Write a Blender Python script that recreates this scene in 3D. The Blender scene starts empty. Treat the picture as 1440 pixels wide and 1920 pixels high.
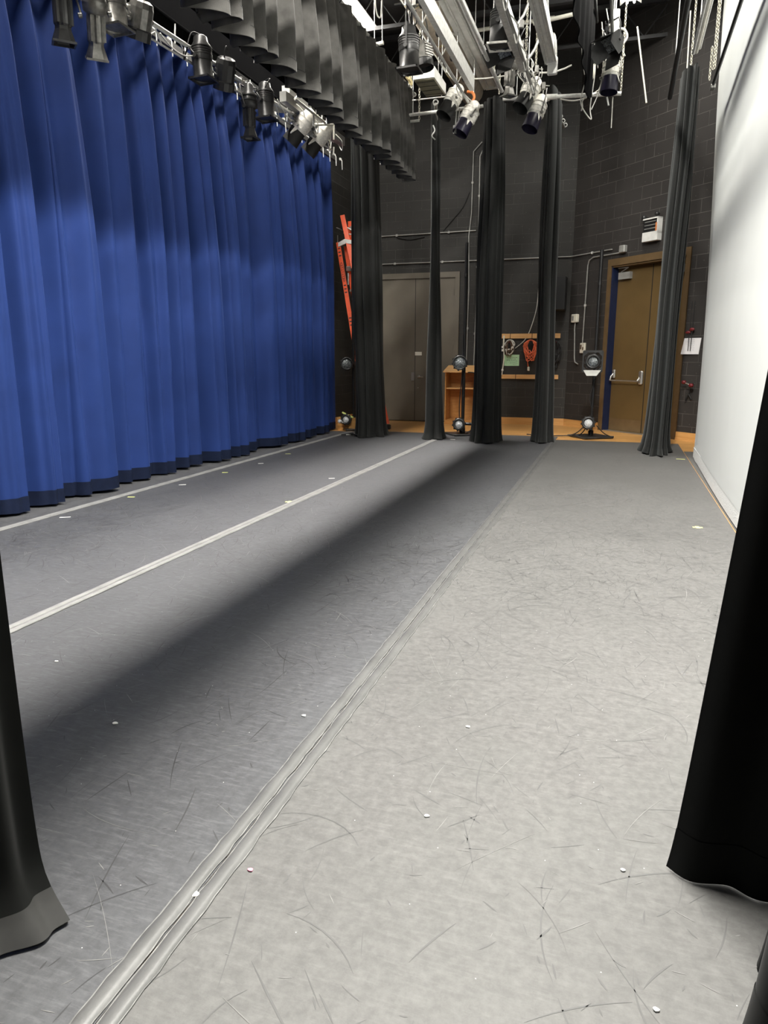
import bpy, math, random
from mathutils import Vector, Matrix
random.seed(7)
sc = bpy.context.scene
col = sc.collection
PI = math.pi
# ------------------------------------------------------------------ camera
H = 1.5
PITCH, YAW, FPX = math.radians(12.374), math.radians(18.085), 1331.0
cd = bpy.data.cameras.new('camera')
cd.sensor_fit = 'VERTICAL'; cd.sensor_height = 36.0; cd.sensor_width = 27.0
cd.lens = FPX / 1920 * 36.0
cd.clip_start = 0.05; cd.clip_end = 100
cam = bpy.data.objects.new('camera', cd); col.objects.link(cam)
cam.location = (0, 0, H); cam.rotation_euler = (PI/2 - PITCH, 0, YAW)
sc.camera = cam
# ------------------------------------------------------------------ world, exposure
w = bpy.data.worlds.new('world'); sc.world = w; w.use_nodes = True
w.node_tree.nodes['Background'].inputs[0].default_value = (0.85, 0.92, 1.0, 1)
w.node_tree.nodes['Background'].inputs[1].default_value = 0.052
sc.view_settings.view_transform = 'Standard'; sc.view_settings.look = 'None'
sc.view_settings.exposure = 0.0; sc.view_settings.gamma = 1.0
sc.view_settings.use_curve_mapping = False
# strips of work light (their housings are built further down): x, z, y0, y1, watts, colour
LAMP_DOWN = dict(x=-4.66, z=7.15, y0=2.0, y1=13.5, w=.36, colour=(1.0, 0.95, 0.88), glow=((500, 0, 180), (520, 22, 42)))  # second glow is an added tilted narrow beam for the bright floor band
LAMP_UP_FAR = dict(x=-0.24, z=7.15, y0=5.4, y1=13.8, w=.30, colour=(1.0, 0.97, 0.90), glow=((330, 0, 180),))
LAMP_UP_NEAR = dict(x=-0.36, z=7.15, y0=2.1, y1=4.5, w=.30, colour=(1.0, 0.97, 0.90), glow=((1950, 0, 180),))
# ------------------------------------------------------------------ pixel rays (photograph measured as 1440 x 1920)
def ray(px, py):
    x = (px-720)/FPX; y = -(py-960)/FPX
    c, s = math.cos(PITCH), math.sin(PITCH)
    f = c+y*s; z = -s+y*c
    return Vector((x*math.cos(YAW)-f*math.sin(YAW), x*math.sin(YAW)+f*math.cos(YAW), z))
O = Vector((0, 0, H))
def aty(px, py, Y): r = ray(px, py); return O + r*(Y/r.y)
def atx(px, py, X): r = ray(px, py); return O + r*(X/r.x)
def atz(px, py, Z): r = ray(px, py); return O + r*((Z-H)/r.z)
YF = 16.27                                     # far wall
C0 = Vector((-1.12, YF, 0)); UD = Vector((math.sqrt(.5), -math.sqrt(.5), 0)); ND = Vector((-math.sqrt(.5), -math.sqrt(.5), 0))
def ang(px, py, off=0.0):                      # point on the angled wall, as (u along it, z)
    r = ray(px, py); p0 = C0 + ND*off
    t = (p0-O).dot(ND)/r.dot(ND); p = O+r*t
    return (p-C0).dot(UD), p.z
def AW(u, n, z): return C0 + UD*u + ND*n + Vector((0, 0, z))
# ------------------------------------------------------------------ materials
def mat(name, rgb, rough=0.6, metal=0.0, var=0.12, scale=6.0, bump=0.0, bscale=60.0, spec=0.5, sheen=0.0, sheen_tint=None, emit=None, estr=0):
    m = bpy.data.materials.new(name); m.use_nodes = True
    nt = m.node_tree; b = nt.nodes['Principled BSDF']
    b.inputs['Roughness'].default_value = rough; b.inputs['Metallic'].default_value = metal
    b.inputs['Specular IOR Level'].default_value = spec
    if sheen:
        b.inputs['Sheen Weight'].default_value = sheen
        b.inputs['Sheen Roughness'].default_value = 0.4
        if sheen_tint: b.inputs['Sheen Tint'].default_value = (*sheen_tint, 1)
    tc = nt.nodes.new('ShaderNodeTexCoord')
    n = nt.nodes.new('ShaderNodeTexNoise'); n.inputs['Scale'].default_value = scale; n.inputs['Detail'].default_value = 5
    nt.links.new(tc.outputs['Object'], n.inputs['Vector'])
    r = nt.nodes.new('ShaderNodeMapRange')
    r.inputs['From Min'].default_value = 0.3; r.inputs['From Max'].default_value = 0.7
    r.inputs['To Min'].default_value = 1-var; r.inputs['To Max'].default_value = 1+var
    nt.links.new(n.outputs['Fac'], r.inputs['Value'])
    mx = nt.nodes.new('ShaderNodeMix'); mx.data_type = 'RGBA'; mx.blend_type = 'MULTIPLY'; mx.inputs[0].default_value = 1
    mx.inputs[6].default_value = (*rgb, 1)
    nt.links.new(r.outputs['Result'], mx.inputs[7]); nt.links.new(mx.outputs[2], b.inputs['Base Color'])
    if bump:
        n2 = nt.nodes.new('ShaderNodeTexNoise'); n2.inputs['Scale'].default_value = bscale; n2.inputs['Detail'].default_value = 4
        nt.links.new(tc.outputs['Object'], n2.inputs['Vector'])
        bp = nt.nodes.new('ShaderNodeBump'); bp.inputs['Strength'].default_value = bump; bp.inputs['Distance'].default_value = 0.01
        nt.links.new(n2.outputs['Fac'], bp.inputs['Height']); nt.links.new(bp.outputs['Normal'], b.inputs['Normal'])
    if emit:
        b.inputs['Emission Color'].default_value = (*emit, 1); b.inputs['Emission Strength'].default_value = estr
    return m

def ramp(nt, src, stops):
    r = nt.nodes.new('ShaderNodeValToRGB'); e = r.color_ramp.elements
    while len(e) < len(stops): e.new(0.5)
    for i, (p, c) in enumerate(stops):
        e[i].position = p; e[i].color = (*c, 1) if len(c) == 3 else c
    nt.links.new(src, r.inputs[0]); return r.outputs[0]
def mixc(nt, fac, a, b, mode='MIX'):
    m = nt.nodes.new('ShaderNodeMix'); m.data_type = 'RGBA'; m.blend_type = mode
    for sock, v in ((m.inputs[0], fac), (m.inputs[6], a), (m.inputs[7], b)):
        if hasattr(v, 'is_output'): nt.links.new(v, sock)
        elif isinstance(v, tuple): sock.default_value = (*v, 1)
        else: sock.default_value = v
    return m.outputs[2]
def mth(nt, op, a, b=None, clamp=False):
    m = nt.nodes.new('ShaderNodeMath'); m.operation = op; m.use_clamp = clamp
    for s, v in ((m.inputs[0], a), (m.inputs[1], b)):
        if v is None: continue
        if hasattr(v, 'is_output'): nt.links.new(v, s)
        else: s.default_value = v
    return m.outputs[0]
def mapping(nt, src, scale=(1,1,1), rot=(0,0,0), loc=(0,0,0)):
    m = nt.nodes.new('ShaderNodeMapping'); m.inputs['Scale'].default_value = scale
    m.inputs['Rotation'].default_value = rot; m.inputs['Location'].default_value = loc
    nt.links.new(src, m.inputs['Vector']); return m.outputs[0]
def noise(nt, vec, scale, detail=4, rough=0.55, dist=0.0):
    n = nt.nodes.new('ShaderNodeTexNoise'); n.inputs['Scale'].default_value = scale; n.inputs['Detail'].default_value = detail
    n.inputs['Roughness'].default_value = rough; n.inputs['Distortion'].default_value = dist
    nt.links.new(vec, n.inputs['Vector']); return n
def floor_vinyl(name, base, rubbed=1.0):
    m = bpy.data.materials.new(name); m.use_nodes = True; nt = m.node_tree; b = nt.nodes['Principled BSDF']
    tc = nt.nodes.new('ShaderNodeTexCoord'); P = tc.outputs['Object']
    big = noise(nt, P, 0.7, 4); fine = noise(nt, P, 26, 6, 0.7)
    c = mixc(nt, ramp(nt, big.outputs['Fac'], [(0.3, (0,0,0)), (0.7, (1,1,1))]), tuple(v*0.90 for v in base), tuple(v*1.10 for v in base))
    c = mixc(nt, ramp(nt, fine.outputs['Fac'], [(0.36, (0,0,0)), (0.66, (1,1,1))]), mixc(nt, 1.0, c, (0.72, 0.72, 0.72), 'MULTIPLY'), c)
    # dusty rubbed haze, in short strokes across the stage
    rub = noise(nt, mapping(nt, P, scale=(9, 62, 1), rot=(0, 0, 0.35)), 1.0, 7, 0.75)
    c = mixc(nt, mth(nt, 'MULTIPLY', ramp(nt, rub.outputs['Fac'], [(0.50, (0,0,0)), (0.70, (1,1,1))]), 0.42*rubbed), c, tuple(v*1.9+0.01 for v in base))
    rub2 = noise(nt, mapping(nt, P, scale=(30, 9, 1), rot=(0, 0, -0.35), loc=(4, 2, 0)), 1.0, 5, 0.7)
    c = mixc(nt, mth(nt, 'MULTIPLY', ramp(nt, rub2.outputs['Fac'], [(0.55, (0,0,0)), (0.72, (1,1,1))]), 0.40*rubbed), c, tuple(v*0.5 for v in base))
    vo = nt.nodes.new('ShaderNodeTexVoronoi'); vo.voronoi_dimensions = '2D'; vo.inputs['Scale'].default_value = 3.2; nt.links.new(P, vo.inputs['Vector'])
    c = mixc(nt, mth(nt, 'MULTIPLY', mth(nt, 'LESS_THAN', vo.outputs['Distance'], 0.005), 0.7), c, (0.7, 0.7, 0.68))
    nt.links.new(c, b.inputs['Base Color'])
    r = nt.nodes.new('ShaderNodeMapRange'); r.inputs['To Min'].default_value = 0.48; r.inputs['To Max'].default_value = 0.66
    nt.links.new(fine.outputs['Fac'], r.inputs['Value']); nt.links.new(r.outputs['Result'], b.inputs['Roughness'])
    b.inputs['Specular IOR Level'].default_value = 0.35
    bp = nt.nodes.new('ShaderNodeBump'); bp.inputs['Strength'].default_value = 0.15; bp.inputs['Distance'].default_value = 0.004
    nt.links.new(fine.outputs['Fac'], bp.inputs['Height']); nt.links.new(bp.outputs['Normal'], b.inputs['Normal'])
    return m

def block_wall(name, base, joint, bw=0.406, bh=0.2032):
    """Painted concrete block in running bond; object x runs along the wall, object z is up."""
    m = bpy.data.materials.new(name); m.use_nodes = True; nt = m.node_tree; b = nt.nodes['Principled BSDF']
    tc = nt.nodes.new('ShaderNodeTexCoord')
    P = mapping(nt, tc.outputs['Object'], rot=(-PI/2, 0, 0))
    wob = noise(nt, P, 9, 3)
    add = nt.nodes.new('ShaderNodeVectorMath'); add.operation = 'MULTIPLY_ADD'
    nt.links.new(wob.outputs['Color'], add.inputs[0]); add.inputs[1].default_value = (0.006, 0.006, 0); nt.links.new(P, add.inputs[2])
    br = nt.nodes.new('ShaderNodeTexBrick'); br.offset = 0.5
    br.inputs['Scale'].default_value = 1.0; br.inputs['Brick Width'].default_value = bw; br.inputs['Row Height'].default_value = bh
    br.inputs['Mortar Size'].default_value = 0.004; br.inputs['Mortar Smooth'].default_value = 0.3
    br.inputs['Color1'].default_value = (0, 0, 0, 1); br.inputs['Color2'].default_value = (1, 1, 1, 1)
    nt.links.new(add.outputs[0], br.inputs['Vector'])
    n1 = noise(nt, P, 1.3, 4); n2 = noise(nt, P, 40, 4)
    c = mixc(nt, n1.outputs['Fac'], tuple(v*0.8 for v in base), tuple(v*1.25 for v in base))
    c = mixc(nt, mth(nt, 'MULTIPLY', br.outputs['Color'], 0.22), c, tuple(v*1.5 for v in base))
    keep = ramp(nt, noise(nt, P, 1.1, 3).outputs['Fac'], [(0.40, (0.12, 0.12, 0.12)), (0.60, (1, 1, 1))])
    c = mixc(nt, mth(nt, 'MULTIPLY', br.outputs['Fac'], keep), c, joint)
    vo = nt.nodes.new('ShaderNodeTexVoronoi'); vo.voronoi_dimensions = '2D'; vo.inputs['Scale'].default_value = 3.5; nt.links.new(P, vo.inputs['Vector'])
    c = mixc(nt, mth(nt, 'MULTIPLY', mth(nt, 'LESS_THAN', vo.outputs['Distance'], 0.02), 0.35), c, (0.3, 0.3, 0.28))
    nt.links.new(c, b.inputs['Base Color'])
    b.inputs['Roughness'].default_value = 0.62; b.inputs['Specular IOR Level'].default_value = 0.3
    bp = nt.nodes.new('ShaderNodeBump'); bp.inputs['Strength'].default_value = 0.5; bp.inputs['Distance'].default_value = 0.006
    h = mth(nt, 'SUBTRACT', mth(nt, 'MULTIPLY', n2.outputs['Fac'], 0.3), br.outputs['Fac'])
    nt.links.new(h, bp.inputs['Height']); nt.links.new(bp.outputs['Normal'], b.inputs['Normal'])
    return m

def wood(name, a, bcol, sx=30, sy=2.0, plank=None, rough=0.4):
    m = bpy.data.materials.new(name); m.use_nodes = True; nt = m.node_tree; b = nt.nodes['Principled BSDF']
    tc = nt.nodes.new('ShaderNodeTexCoord')
    n = noise(nt, mapping(nt, tc.outputs['Object'], scale=(sy, sx, sx)), 1.0, 6, 0.65, 0.6)
    c = mixc(nt, ramp(nt, n.outputs['Fac'], [(0.3, (0,0,0)), (0.72, (1,1,1))]), a, bcol)
    if plank:
        br = nt.nodes.new('ShaderNodeTexBrick'); br.inputs['Scale'].default_value = 1
        br.inputs['Brick Width'].default_value = 0.9; br.inputs['Row Height'].default_value = plank
        br.inputs['Mortar Size'].default_value = 0.0015; br.inputs['Color1'].default_value = (0.85, .85, .85, 1); br.inputs['Color2'].default_value = (1.1, 1.1, 1.1, 1)
        br.inputs['Mortar'].default_value = (0.45, 0.4, 0.35, 1)
        nt.links.new(tc.outputs['Object'], br.inputs['Vector'])
        c = mixc(nt, 1.0, c, br.outputs['Color'], 'MULTIPLY')
    nt.links.new(c, b.inputs['Base Color']); b.inputs['Roughness'].default_value = rough
    return m

M = {}
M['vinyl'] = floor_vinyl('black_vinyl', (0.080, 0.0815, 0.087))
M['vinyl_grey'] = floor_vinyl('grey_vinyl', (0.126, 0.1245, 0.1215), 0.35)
M['scuff_dark'] = mat('rubber_scuff', (0.078, 0.078, 0.077), 0.6)
M['scuff_black'] = mat('black_rubber_scuff', (0.034, 0.034, 0.036), 0.6)
M['scratch'] = mat('pale_scratch', (0.165, 0.163, 0.158), 0.6, var=.35, scale=4)
M['tape'] = mat('worn_grey_tape', (0.090, 0.090, 0.089), 0.5, var=0.18, scale=5, bump=.08, bscale=60)
M['tape_edge'] = mat('pale_tape_edge', (0.15, 0.15, 0.146), 0.6, var=0.4, scale=25)
M['floorwood'] = wood('stage_floor_maple', (0.50, 0.25, 0.075), (0.66, 0.37, 0.13), 26, 2.5, 0.057, 0.35)
M['basewood'] = wood('oak_baseboard', (0.56, 0.28, 0.085), (0.72, 0.41, 0.15), 30, 2.0)
M['pine'] = wood('pine_board', (0.62, 0.33, 0.12), (0.78, 0.48, 0.21), 26, 2.0)
M['oak'] = wood('oak_cabinet', (0.42, 0.19, 0.05), (0.60, 0.31, 0.10), 20, 3.0)
M['block'] = block_wall('black_painted_block', (0.033, 0.032, 0.030), (0.092, 0.089, 0.082))
M['block_right'] = block_wall('brownish_black_painted_block', (0.036, 0.033, 0.031), (0.14, 0.13, 0.12), 0.455, 0.228)
M['deck'] = mat('black_roof_deck', (0.018, 0.018, 0.020), 0.7)
M['steel_dark'] = mat('dark_joist_paint', (0.035, 0.035, 0.037), 0.5)
M['velvet'] = mat('blue_velour', (0.0125, 0.030, 0.128), 0.75, var=0.10, scale=2.5, bump=.12, bscale=220, spec=.15, sheen=.12, sheen_tint=(0.2, 0.35, 1.0))
M['velvet_hem'] = mat('navy_hem', (0.005, 0.009, 0.026), 0.85, var=.2, spec=.15, bump=.2, bscale=120)
M['drape'] = mat('black_drape', (0.0135, 0.014, 0.0135), 0.8, var=.12, scale=3, spec=.2, sheen=.10, sheen_tint=(.8,.85,.85), bump=.15, bscale=200)
M['valance'] = mat('washed_black_velour', (0.070, 0.068, 0.064), 0.85, var=.3, scale=7, spec=.15, sheen=.2, bump=.2, bscale=160)
M['drape_near'] = mat('deep_black_drape', (0.007, 0.0075, 0.007), 0.85, var=.15, spec=.12, sheen=.04)
M['black_teaser'] = mat('dead_black_teaser', (0.003, 0.003, 0.0034), 1.0, spec=.02)
M['track'] = mat('dull_track_steel', (0.085, 0.085, 0.080), 0.5, 0.2)
M['hem_grey'] = mat('dusty_black_hem', (0.016, 0.016, 0.015), 0.8, var=.3, scale=12)
M['cloth_white'] = mat('white_screen_cloth', (0.66, 0.68, 0.67), 0.75, var=.02, scale=1.2, spec=.2)
M['cloth_hem'] = mat('white_screen_hem', (0.74, 0.75, 0.74), 0.8, var=.14, scale=55, bump=.5, bscale=70)
M['galv'] = mat('galvanised_pipe', (0.74, 0.74, 0.71), 0.38, 0.30, var=.15, scale=20)
M['pipe_white'] = mat('cream_painted_pipe', (0.72, 0.70, 0.62), 0.45)
M['pipe_black'] = mat('black_pipe', (0.022, 0.022, 0.023), 0.4, 0.3)
M['conduit'] = mat('grey_conduit', (0.36, 0.36, 0.34), 0.4, 0.3, var=.2)
M['chain'] = mat('zinc_chain', (0.72, 0.69, 0.58), 0.35, 0.6)
M['lampblack'] = mat('black_lamp_housing', (0.034, 0.034, 0.034), 0.34, 0.25, var=.25, scale=18, bump=.1)
M['lampgrey'] = mat('scuffed_grey_lamp_housing', (0.20, 0.195, 0.18), 0.34, 0.5, var=.35, scale=22)
M['lampwhite'] = mat('bare_alloy_lamp_housing', (0.82, 0.80, 0.74), 0.5, 0.1, var=.25, scale=28)
M['gelblack'] = mat('violet_black_top_hat', (0.014, 0.012, 0.028), 0.35)
M['lens'] = mat('frosted_lens', (0.62, 0.64, 0.66), 0.18, 0.0, var=.4, scale=45, bump=.8, bscale=70)
M['reflector'] = mat('rippled_glass_lens', (0.22, 0.24, 0.25), 0.15, 0.4, var=.9, scale=40, bump=1.0, bscale=55)
M['tube'] = mat('lit_fluorescent_tube', (1, 1, 1), 0.5, emit=(1.0, 0.96, 0.86), estr=14)
M['whitemetal'] = mat('white_enamel', (0.78, 0.78, 0.75), 0.4)
M['ivory'] = mat('ivory_plate', (0.74, 0.71, 0.60), 0.5)
M['chrome'] = mat('satin_steel', (0.62, 0.61, 0.58), 0.3, 0.85)
M['tan'] = mat('tan_duct_wrap', (0.52, 0.46, 0.38), 0.7, var=.2, scale=9, bump=.4, bscale=30)
M['yellow_old'] = mat('aged_yellow_wrap', (0.66, 0.56, 0.30), 0.7, var=.3, scale=20)
M['olive'] = mat('dull_olive_panel', (0.24, 0.22, 0.15), 0.6, var=.2)
M['door_grey'] = mat('grey_taupe_door_paint', (0.150, 0.134, 0.106), 0.45, var=.12, scale=1.6, bump=.05)
M['door_brown'] = mat('bronze_brown_door_paint', (0.125, 0.080, 0.030), 0.42, var=.12, scale=1.8, bump=.05)
M['frame_brown'] = mat('brown_door_frame', (0.140, 0.090, 0.042), 0.45)
M['navy'] = mat('navy_jamb_paint', (0.009, 0.017, 0.055), 0.45)
M['orange'] = mat('orange_fibreglass', (0.80, 0.085, 0.012), 0.45, var=.1)
M['orange_cord'] = mat('orange_cord', (0.85, 0.20, 0.09), 0.5)
M['black'] = mat('matt_black', (0.012, 0.012, 0.012), 0.6)
M['cable'] = mat('black_rubber_cable', (0.016, 0.016, 0.016), 0.5)
M['cable_white'] = mat('grey_white_cable', (0.66, 0.65, 0.60), 0.5)
M['cable_brown'] = mat('brown_cord', (0.12, 0.075, 0.045), 0.6)
M['paper'] = mat('white_paper', (0.80, 0.79, 0.80), 0.8, var=.03)
M['greenpaper'] = mat('pale_green_paper', (0.50, 0.78, 0.50), 0.8, var=.05)
M['ink'] = mat('ink', (0.06, 0.08, 0.07), 0.8)
M['ink_pale'] = mat('faint_pencil', (0.45, 0.43, 0.47), 0.8)
M['glow_yellow'] = mat('yellow_spike_tape', (0.80, 0.86, 0.28), 0.6, var=.15)
M['spike_white'] = mat('white_spike_tape', (0.82, 0.82, 0.78), 0.6, var=.1)
M['red'] = mat('red_vinyl', (0.14, 0.008, 0.012), 0.45)
M['orangestrap'] = mat('orange_strap', (0.70, 0.22, 0.06), 0.6)
M['pink'] = mat('pink_scrap', (0.8, 0.25, 0.35), 0.6)
# ------------------------------------------------------------------ building
OFF = {}
class MB:
    def __init__(s): s.v = []; s.f = []; s.sm = []
    def add(s, vs, fs, smooth=False):
        n = len(s.v); s.v += [tuple(v) for v in vs]; s.f += [tuple(i+n for i in f) for f in fs]; s.sm += [smooth]*len(fs); return s
    def box(s, c, d, R=None):
        c = Vector(c); vs = []
        for i in range(8):
            p = Vector(((-.5, .5)[i & 1]*d[0], (-.5, .5)[i >> 1 & 1]*d[1], (-.5, .5)[i >> 2 & 1]*d[2]))
            vs.append(c + (R @ p if R else p))
        return s.add(vs, [(0,2,3,1), (4,5,7,6), (0,1,5,4), (2,6,7,3), (0,4,6,2), (1,3,7,5)])
    def bbox(s, c, d, bev, R=None):               # box with chamfered long edges (rounded look)
        c = Vector(c); x, y, z = (k/2 for k in d); b = bev
        ring = [(-x+b,-y), (x-b,-y), (x,-y+b), (x,y-b), (x-b,y), (-x+b,y), (-x,y-b), (-x,-y+b)]
        lv = []
        for zz, k in ((-z, 1-b/max(x, y)), (-z+b, 1), (z-b, 1), (z, 1-b/max(x, y))):
            for (px, py) in ring: lv.append((px*k, py*k, zz))
        vs = [c + ((R @ Vector(p)) if R else Vector(p)) for p in lv]
        fs = [tuple(range(7, -1, -1)), tuple(range(24, 32))]
        for j in range(3):
            for i in range(8): fs.append((j*8+i, j*8+(i+1) % 8, j*8+8+(i+1) % 8, j*8+8+i))
        return s.add(vs, fs)
    def tube(s, pts, r, seg=8, cap=True):
        pts = [Vector(p) for p in pts]; n = len(pts); vs = []; rr = r if isinstance(r, (list, tuple)) else [r]*n
        prev = None
        for i, p in enumerate(pts):
            d = (pts[min(i+1, n-1)] - pts[max(i-1, 0)]); d = d.normalized() if d.length > 1e-9 else Vector((0, 0, 1))
            if prev is None: a = d.orthogonal().normalized()
            else: a = prev - d*prev.dot(d); a = a.normalized() if a.length > 1e-6 else d.orthogonal().normalized()
            prev = a; b = d.cross(a)
            for k in range(seg):
                t = 2*PI*k/seg; vs.append(p + (a*math.cos(t)+b*math.sin(t))*rr[i])
        fs = []
        for i in range(n-1):
            for k in range(seg): fs.append((i*seg+k, i*seg+(k+1) % seg, (i+1)*seg+(k+1) % seg, (i+1)*seg+k))
        s.add(vs, fs, True)
        if cap:
            s.add(vs[:seg], [tuple(range(seg-1, -1, -1))]); s.add(vs[-seg:], [tuple(range(seg))])
        return s
    def lathe(s, prof, o, d, seg=20, capa=True, capb=True, smooth=True, ribs=0, ribd=0):
        """prof: (radius, distance along d from o)."""
        o = Vector(o); d = Vector(d).normalized(); a = d.orthogonal().normalized(); b = d.cross(a); vs = []
        for r, h in prof:
            for k in range(seg):
                t = 2*PI*k/seg; rr = r - (ribd if ribs and k % 2 else 0)
                vs.append(o + d*h + (a*math.cos(t)+b*math.sin(t))*rr)
        fs = []
        for i in range(len(prof)-1):
            for k in range(seg): fs.append((i*seg+k, i*seg+(k+1) % seg, (i+1)*seg+(k+1) % seg, (i+1)*seg+k))
        s.add(vs, fs, smooth and not ribs)
        if capa: s.add(vs[:seg], [tuple(range(seg-1, -1, -1))])
        if capb: s.add(vs[-seg:], [tuple(range(seg))])
        return s
    def ring(s, c, nrm, R, r, seg=20, rs=6, flat=None, ax=None, a0=0, a1=2*PI):
        c = Vector(c); nrm = Vector(nrm).normalized(); a = Vector(ax).normalized() if ax else nrm.orthogonal().normalized(); b = nrm.cross(a)
        pts = [c + a*math.cos(a0+(a1-a0)*k/seg)*R + b*math.sin(a0+(a1-a0)*k/seg)*(flat or R) for k in range(seg+1)]
        return s.tube(pts, r, rs, cap=(a1-a0) < 6.2)
    def grid(s, P, nu, nv, smooth=True):
        vs = [P(i/nu, j/nv) for j in range(nv+1) for i in range(nu+1)]
        fs = [(j*(nu+1)+i, j*(nu+1)+i+1, (j+1)*(nu+1)+i+1, (j+1)*(nu+1)+i) for j in range(nv) for i in range(nu)]
        return s.add(vs, fs, smooth)
    def prism(s, poly, ext):                      # poly: list of 3D points (planar); ext: vector
        n = len(poly); ext = Vector(ext); vs = [Vector(p) for p in poly]+[Vector(p)+ext for p in poly]
        fs = [tuple(range(n-1, -1, -1)), tuple(range(n, 2*n))]+[(i, (i+1) % n, n+(i+1) % n, n+i) for i in range(n)]
        return s.add(vs, fs)
    def build(s, name, m, parent=None, loc=None, solid=0.0, frame=None):
        """World-space vertices; a child keeps its thing's base as origin."""
        me = bpy.data.meshes.new(name)
        if parent is not None: off = OFF[parent.name]
        elif loc is not None: off = Vector(loc)
        else: off = Vector((0, 0, 0))
        if frame is not None: vs = [frame.inverted() @ Vector(v) for v in s.v]
        else: vs = [Vector(v)-off for v in s.v]
        me.from_pydata([tuple(v) for v in vs], [], s.f); me.update()
        me.polygons.foreach_set('use_smooth', s.sm)
        me.materials.append(m)
        o = bpy.data.objects.new(name, me); col.objects.link(o)
        if parent is not None: o.parent = parent; OFF[o.name] = off
        else:
            if frame is not None: o.matrix_world = frame
            else: o.location = off
            OFF[o.name] = off
        if solid:
            md = o.modifiers.new('cloth_thickness', 'SOLIDIFY'); md.thickness = solid; md.offset = 0; md.use_rim = False   # open rim keeps the cloth's edge shading clean
        return o
def tag(o, label=None, cat=None, group=None, kind=None):
    if label: o['label'] = label
    if cat: o['category'] = cat
    if group: o['group'] = group
    if kind: o['kind'] = kind
    return o
def thing(name, loc, label, cat, group=None):
    o = bpy.data.objects.new(name, None); col.objects.link(o); o.location = loc; o.empty_display_size = .1
    OFF[o.name] = Vector(loc); return tag(o, label, cat, group)
def struct(o): o['kind'] = 'structure'; return o
def copy_thing(root, loc, label):
    r = root.copy(); col.objects.link(r); r.location = loc; r['label'] = label
    for ch in root.children:
        c = ch.copy(); col.objects.link(c); c.parent = r
        for g in ch.children:
            d = g.copy(); col.objects.link(d); d.parent = c
    return r
def sm(a, b, t): t = min(max((t-a)/(b-a), 0), 1); return t*t*(3-2*t)
def lerp(a, b, t): return a+(b-a)*t
def sag(a, b, drop, n=12): 
    a = Vector(a); b = Vector(b); return [a.lerp(b, i/n) - Vector((0, 0, drop*4*(i/n)*(1-i/n))) for i in range(n+1)]
def spline(pts, n=8):
    pts = [Vector(p) for p in pts]; out = []
    for i in range(len(pts)-1):
        p0 = pts[max(i-1, 0)]; p1 = pts[i]; p2 = pts[i+1]; p3 = pts[min(i+2, len(pts)-1)]
        for k in range(n):
            t = k/n
            out.append(.5*((2*p1)+(p2-p0)*t+(2*p0-5*p1+4*p2-p3)*t*t+(3*p1-p0-3*p2+p3)*t**3))
    return out+[pts[-1]]

# ================================================================== THE SETTING
ZC = 7.62
XL = -6.05
o = struct(MB().box((-1.5, 7.0, -0.05), (12, 19.5, 0.10)).build('floor', M['floorwood'], loc=(0, 0, 0)))
# far wall (a little thick), frames so that object x runs along it
def frame_at(o3, xdir): 
    x = Vector(xdir).normalized(); z = Vector((0, 0, 1)); y = z.cross(x)
    return Matrix(((x.x, y.x, 0, o3[0]), (x.y, y.y, 0, o3[1]), (0, 0, 1, o3[2]), (0, 0, 0, 1)))
struct(MB().box((-3.3, YF+0.15, ZC/2), (5.9, 0.3, ZC)).build('wall_far', M['block'], frame=frame_at((XL, YF, 0.0), (1, 0, 0))))
# left (proscenium) wall
struct(MB().box((XL-0.15, 7.5, ZC/2), (0.3, 18.2, ZC)).build('wall_left', M['block'], frame=frame_at((XL, YF, 0.05), (0, -1, 0))))
# angled wall with an opening for the brown doors
DU0, DU1, DZ = 1.115, 2.02+0.02, 3.24
DU0 = ang(1148, 500)[0]; DU1 = ang(1289, 480)[0]
wb = MB()
def awbox(mb, u0, u1, n0, n1, z0, z1):
    vs = [AW(u, n, z) for z in (z0, z1) for n in (n0, n1) for u in (u0, u1)]
    mb.add(vs, [(0,1,3,2), (4,6,7,5), (0,4,5,1), (2,3,7,6), (0,2,6,4), (1,5,7,3)]); return mb
awbox(wb, 0, DU0, -0.3, 0, 0, ZC); awbox(wb, DU1, 6.2, -0.3, 0, 0, ZC); awbox(wb, DU0, DU1, -0.3, 0, DZ, ZC)
struct(wb.build('wall_angled', M['block_right'], frame=frame_at((C0.x, C0.y, 0.03), UD)))
struct(MB().box((2.9, 5.0, ZC/2), (0.3, 16, ZC)).build('wall_right', M['block_right'], frame=frame_at((2.75, 13, 0), (0, -1, 0))))
struct(MB().box((-1.5, 7.5, ZC+0.1), (12, 19.5, 0.2)).build('ceiling', M['deck'], loc=(0, 0, 0)))
# roof joists running across the stage: open webs
for k, yy in enumerate((7.6, 9.4, 11.2, 13.0, 14.8)):
    j = MB()
    j.box((-1.6, yy, ZC-0.06), (8.8, 0.10, 0.08)); j.box((-1.6, yy, ZC-0.62), (8.8, 0.09, 0.06))
    for i in range(22):
        xa = -6.0+i*0.4; za, zb = (ZC-0.60, ZC-0.08) if i % 2 else (ZC-0.08, ZC-0.60)
        j.tube([(xa, yy, za), (xa+0.4, yy, zb)], 0.012, 5)
    struct(j.build('trim_%d' % (k+1), M['steel_dark'], loc=(0, yy, ZC)))
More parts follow.
